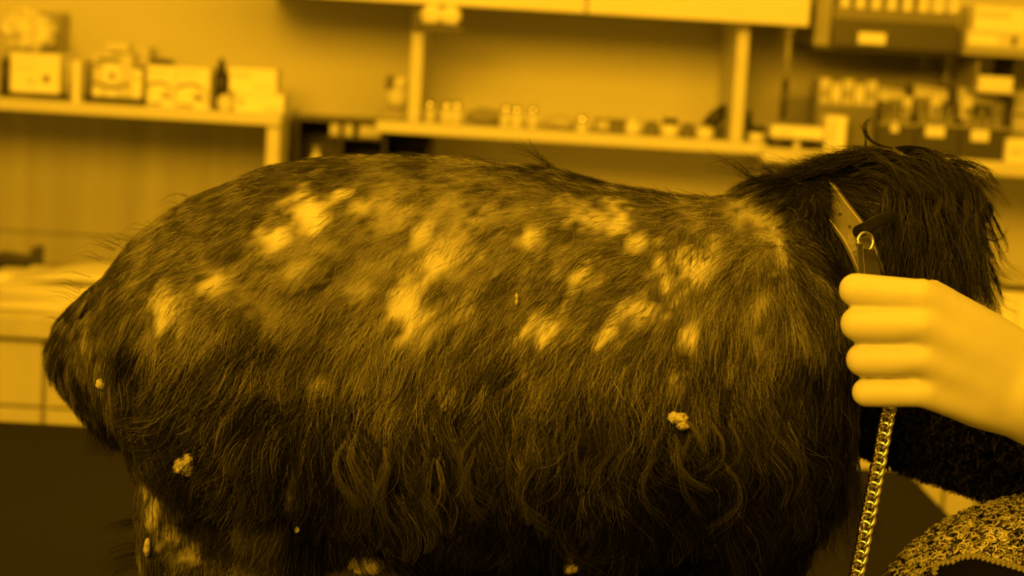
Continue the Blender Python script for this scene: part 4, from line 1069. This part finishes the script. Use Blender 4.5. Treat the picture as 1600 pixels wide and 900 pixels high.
def frame(k):
    t = (CP[(k + 1) % NB] - CP[k - 1]).normalized(); wd = (axis - t * axis.dot(t)).normalized(); nn = wd.cross(t)
    if nn.dot(CP[k] - cen) < 0: nn = -nn
    return t, wd, nn
WB, TB = .0088, .0014
q = MB(); rg = []
for k in range(NB):
    t, wd, nn = frame(k)
    rg.append([q.bm.verts.new(CP[k] + wd * a * WB + nn * c * TB) for a, c in ((-1, -1), (-1, .4), (-.8, 1), (.8, 1), (1, .4), (1, -1))])
for k in range(NB):
    a, c = rg[k], rg[(k + 1) % NB]
    for j in range(6): q.bm.faces.new((a[j], a[(j + 1) % 6], c[(j + 1) % 6], c[j]))
band = q.build('band', M['leather'], collar, True)
for sgn in (-1, 1):
    q = MB()
    for k in range(NB):
        t, wd, nn = frame(k); c = CP[k] + wd * sgn * WB * .80 + nn * (TB + .0001)
        q.tube([c - t * .0013, c + t * .0013], .00042, 5)
    o = q.build('stitching', M['stitch'], band, kind='stuff')
for k in (12, 22, 27):
    t, wd, nn = frame(k)
    MB().lathe(CP[k] + nn * (TB - .0006), [(.0011, 0), (.0011, .0008)], 12, nn).build('hole', M['leather_dark'], band)
# strap end curling off the collar and the metal ring and buckle
tp = [Vector(at3(p)) for p in ((1331, 364, 1.150), (1346, 361, 1.143), (1366, 348, 1.138), (1388, 338, 1.142), (1404, 336, 1.15))]
q = MB(); rg = []
for i, p in enumerate(tp):
    u = Vector((.30, .50, -.81)); hw = (.0050, .0056, .0056, .005, .003)[i]
    rg.append([q.bm.verts.new(p + u * a * hw + Vector((0, -.001, .0007)) * c) for a, c in ((-1, 1), (1, 1), (1, -1), (-1, -1))])
for a, c in zip(rg, rg[1:]):
    for j in range(4): q.bm.faces.new((a[j], a[(j + 1) % 4], c[(j + 1) % 4], c[j]))
q.bm.faces.new(rg[0]); q.bm.faces.new(rg[-1][::-1])
se = q.build('strap_end', M['leather_dark'], collar, True); sd = se.modifiers.new('s', 'SUBSURF'); sd.levels = sd.render_levels = 2
c0 = Vector(at(1352, 378, 1.140))
MB().tube([c0 + Vector((.0046 * cos(a), .0012 * sin(a), .0056 * sin(a))) for a in np.linspace(0, 2 * pi, 22)[:-1]], .0011, 8, closed=True).build('metal_ring', M['chrome'], collar, True)
MB().ball(at(1341, 381, 1.138), (.0014, .0014, .0026)).build('rivet', M['chrome'], collar, True)

# ------------------------------------------------------------------ leash: double strap through the fist, chain below
leash = thing('leash', 'steel chain dog leash hanging from the fist with its dark strap above', 'leash', tuple(at(1388, 640, 1.07)))
for (pa, pb, wd) in (((1343, 384, 1.137), (1347, 442, 1.092), .0016), ((1355, 392, 1.137), (1366, 442, 1.092), .0046)):
    A, B_ = Vector(at3(pa)), Vector(at3(pb)); q = MB()
    ax = (B_ - A).normalized(); sd_ = Vector((1, 0, 0)); sd_ = (sd_ - ax * sd_.dot(ax)).normalized(); nn = sd_.cross(ax)
    v = [q.bm.verts.new(p + sd_ * a * wd + nn * c * .0011) for p in (A, B_) for a, c in ((-1, -1), (1, -1), (1, 1), (-1, 1))]
    for f_ in ((0, 1, 2, 3), (7, 6, 5, 4), (0, 4, 5, 1), (1, 5, 6, 2), (2, 6, 7, 3), (3, 7, 4, 0)): q.bm.faces.new([v[i] for i in f_])
    st = q.build('strap', M['leather_dark'], leash)
    for sgn in (-1, 1):
        MB().tube([A + sd_ * sgn * wd * .86 - Vector((0, .0013, 0)), B_ + sd_ * sgn * wd * .86 - Vector((0, .0013, 0))], .00048, 6).build('edge_stitch', M['stitch'], st)
CA, CB = Vector(at(1391, 628, 1.068)), Vector(at(1391, 628, 1.068)) + (Vector(at(1322, 985, 1.068)) - Vector(at(1391, 628, 1.068))).normalized() * .40; CB = CA.lerp(CB, (CA.z - ZT - .004) / (CA.z - CB.z)); cl = (CB - CA).length; sp = .00580; dv = (CB - CA).normalized()
nl = int(cl / sp); base = None
for k in range(nl):
    if base is None:
        pts = []
        for a in np.linspace(0, 2 * pi, 25)[:-1]:
            x = .0041 * cos(a); z = .0050 * sin(a); tw = .62 * sin(a)
            pts.append((x * cos(tw), x * sin(tw), z))
        o = MB().tube(pts, .00125, 8, closed=True).build('link', M['chrome'], leash, True); base = o.data
    else:
        o = bpy.data.objects.new('link', base); COL.objects.link(o); o.parent = leash; o.matrix_parent_inverse = parent_world(leash).inverted()
    o.location = CA + dv * sp * k + Vector((rng.normal(0, .00025), 0, 0))
    o.rotation_euler = Vector((dv.x, dv.y, dv.z)).to_track_quat('-Z', 'Y').to_euler(); o.rotation_euler.rotate_axis('Z', .62 + rng.normal(0, .05))
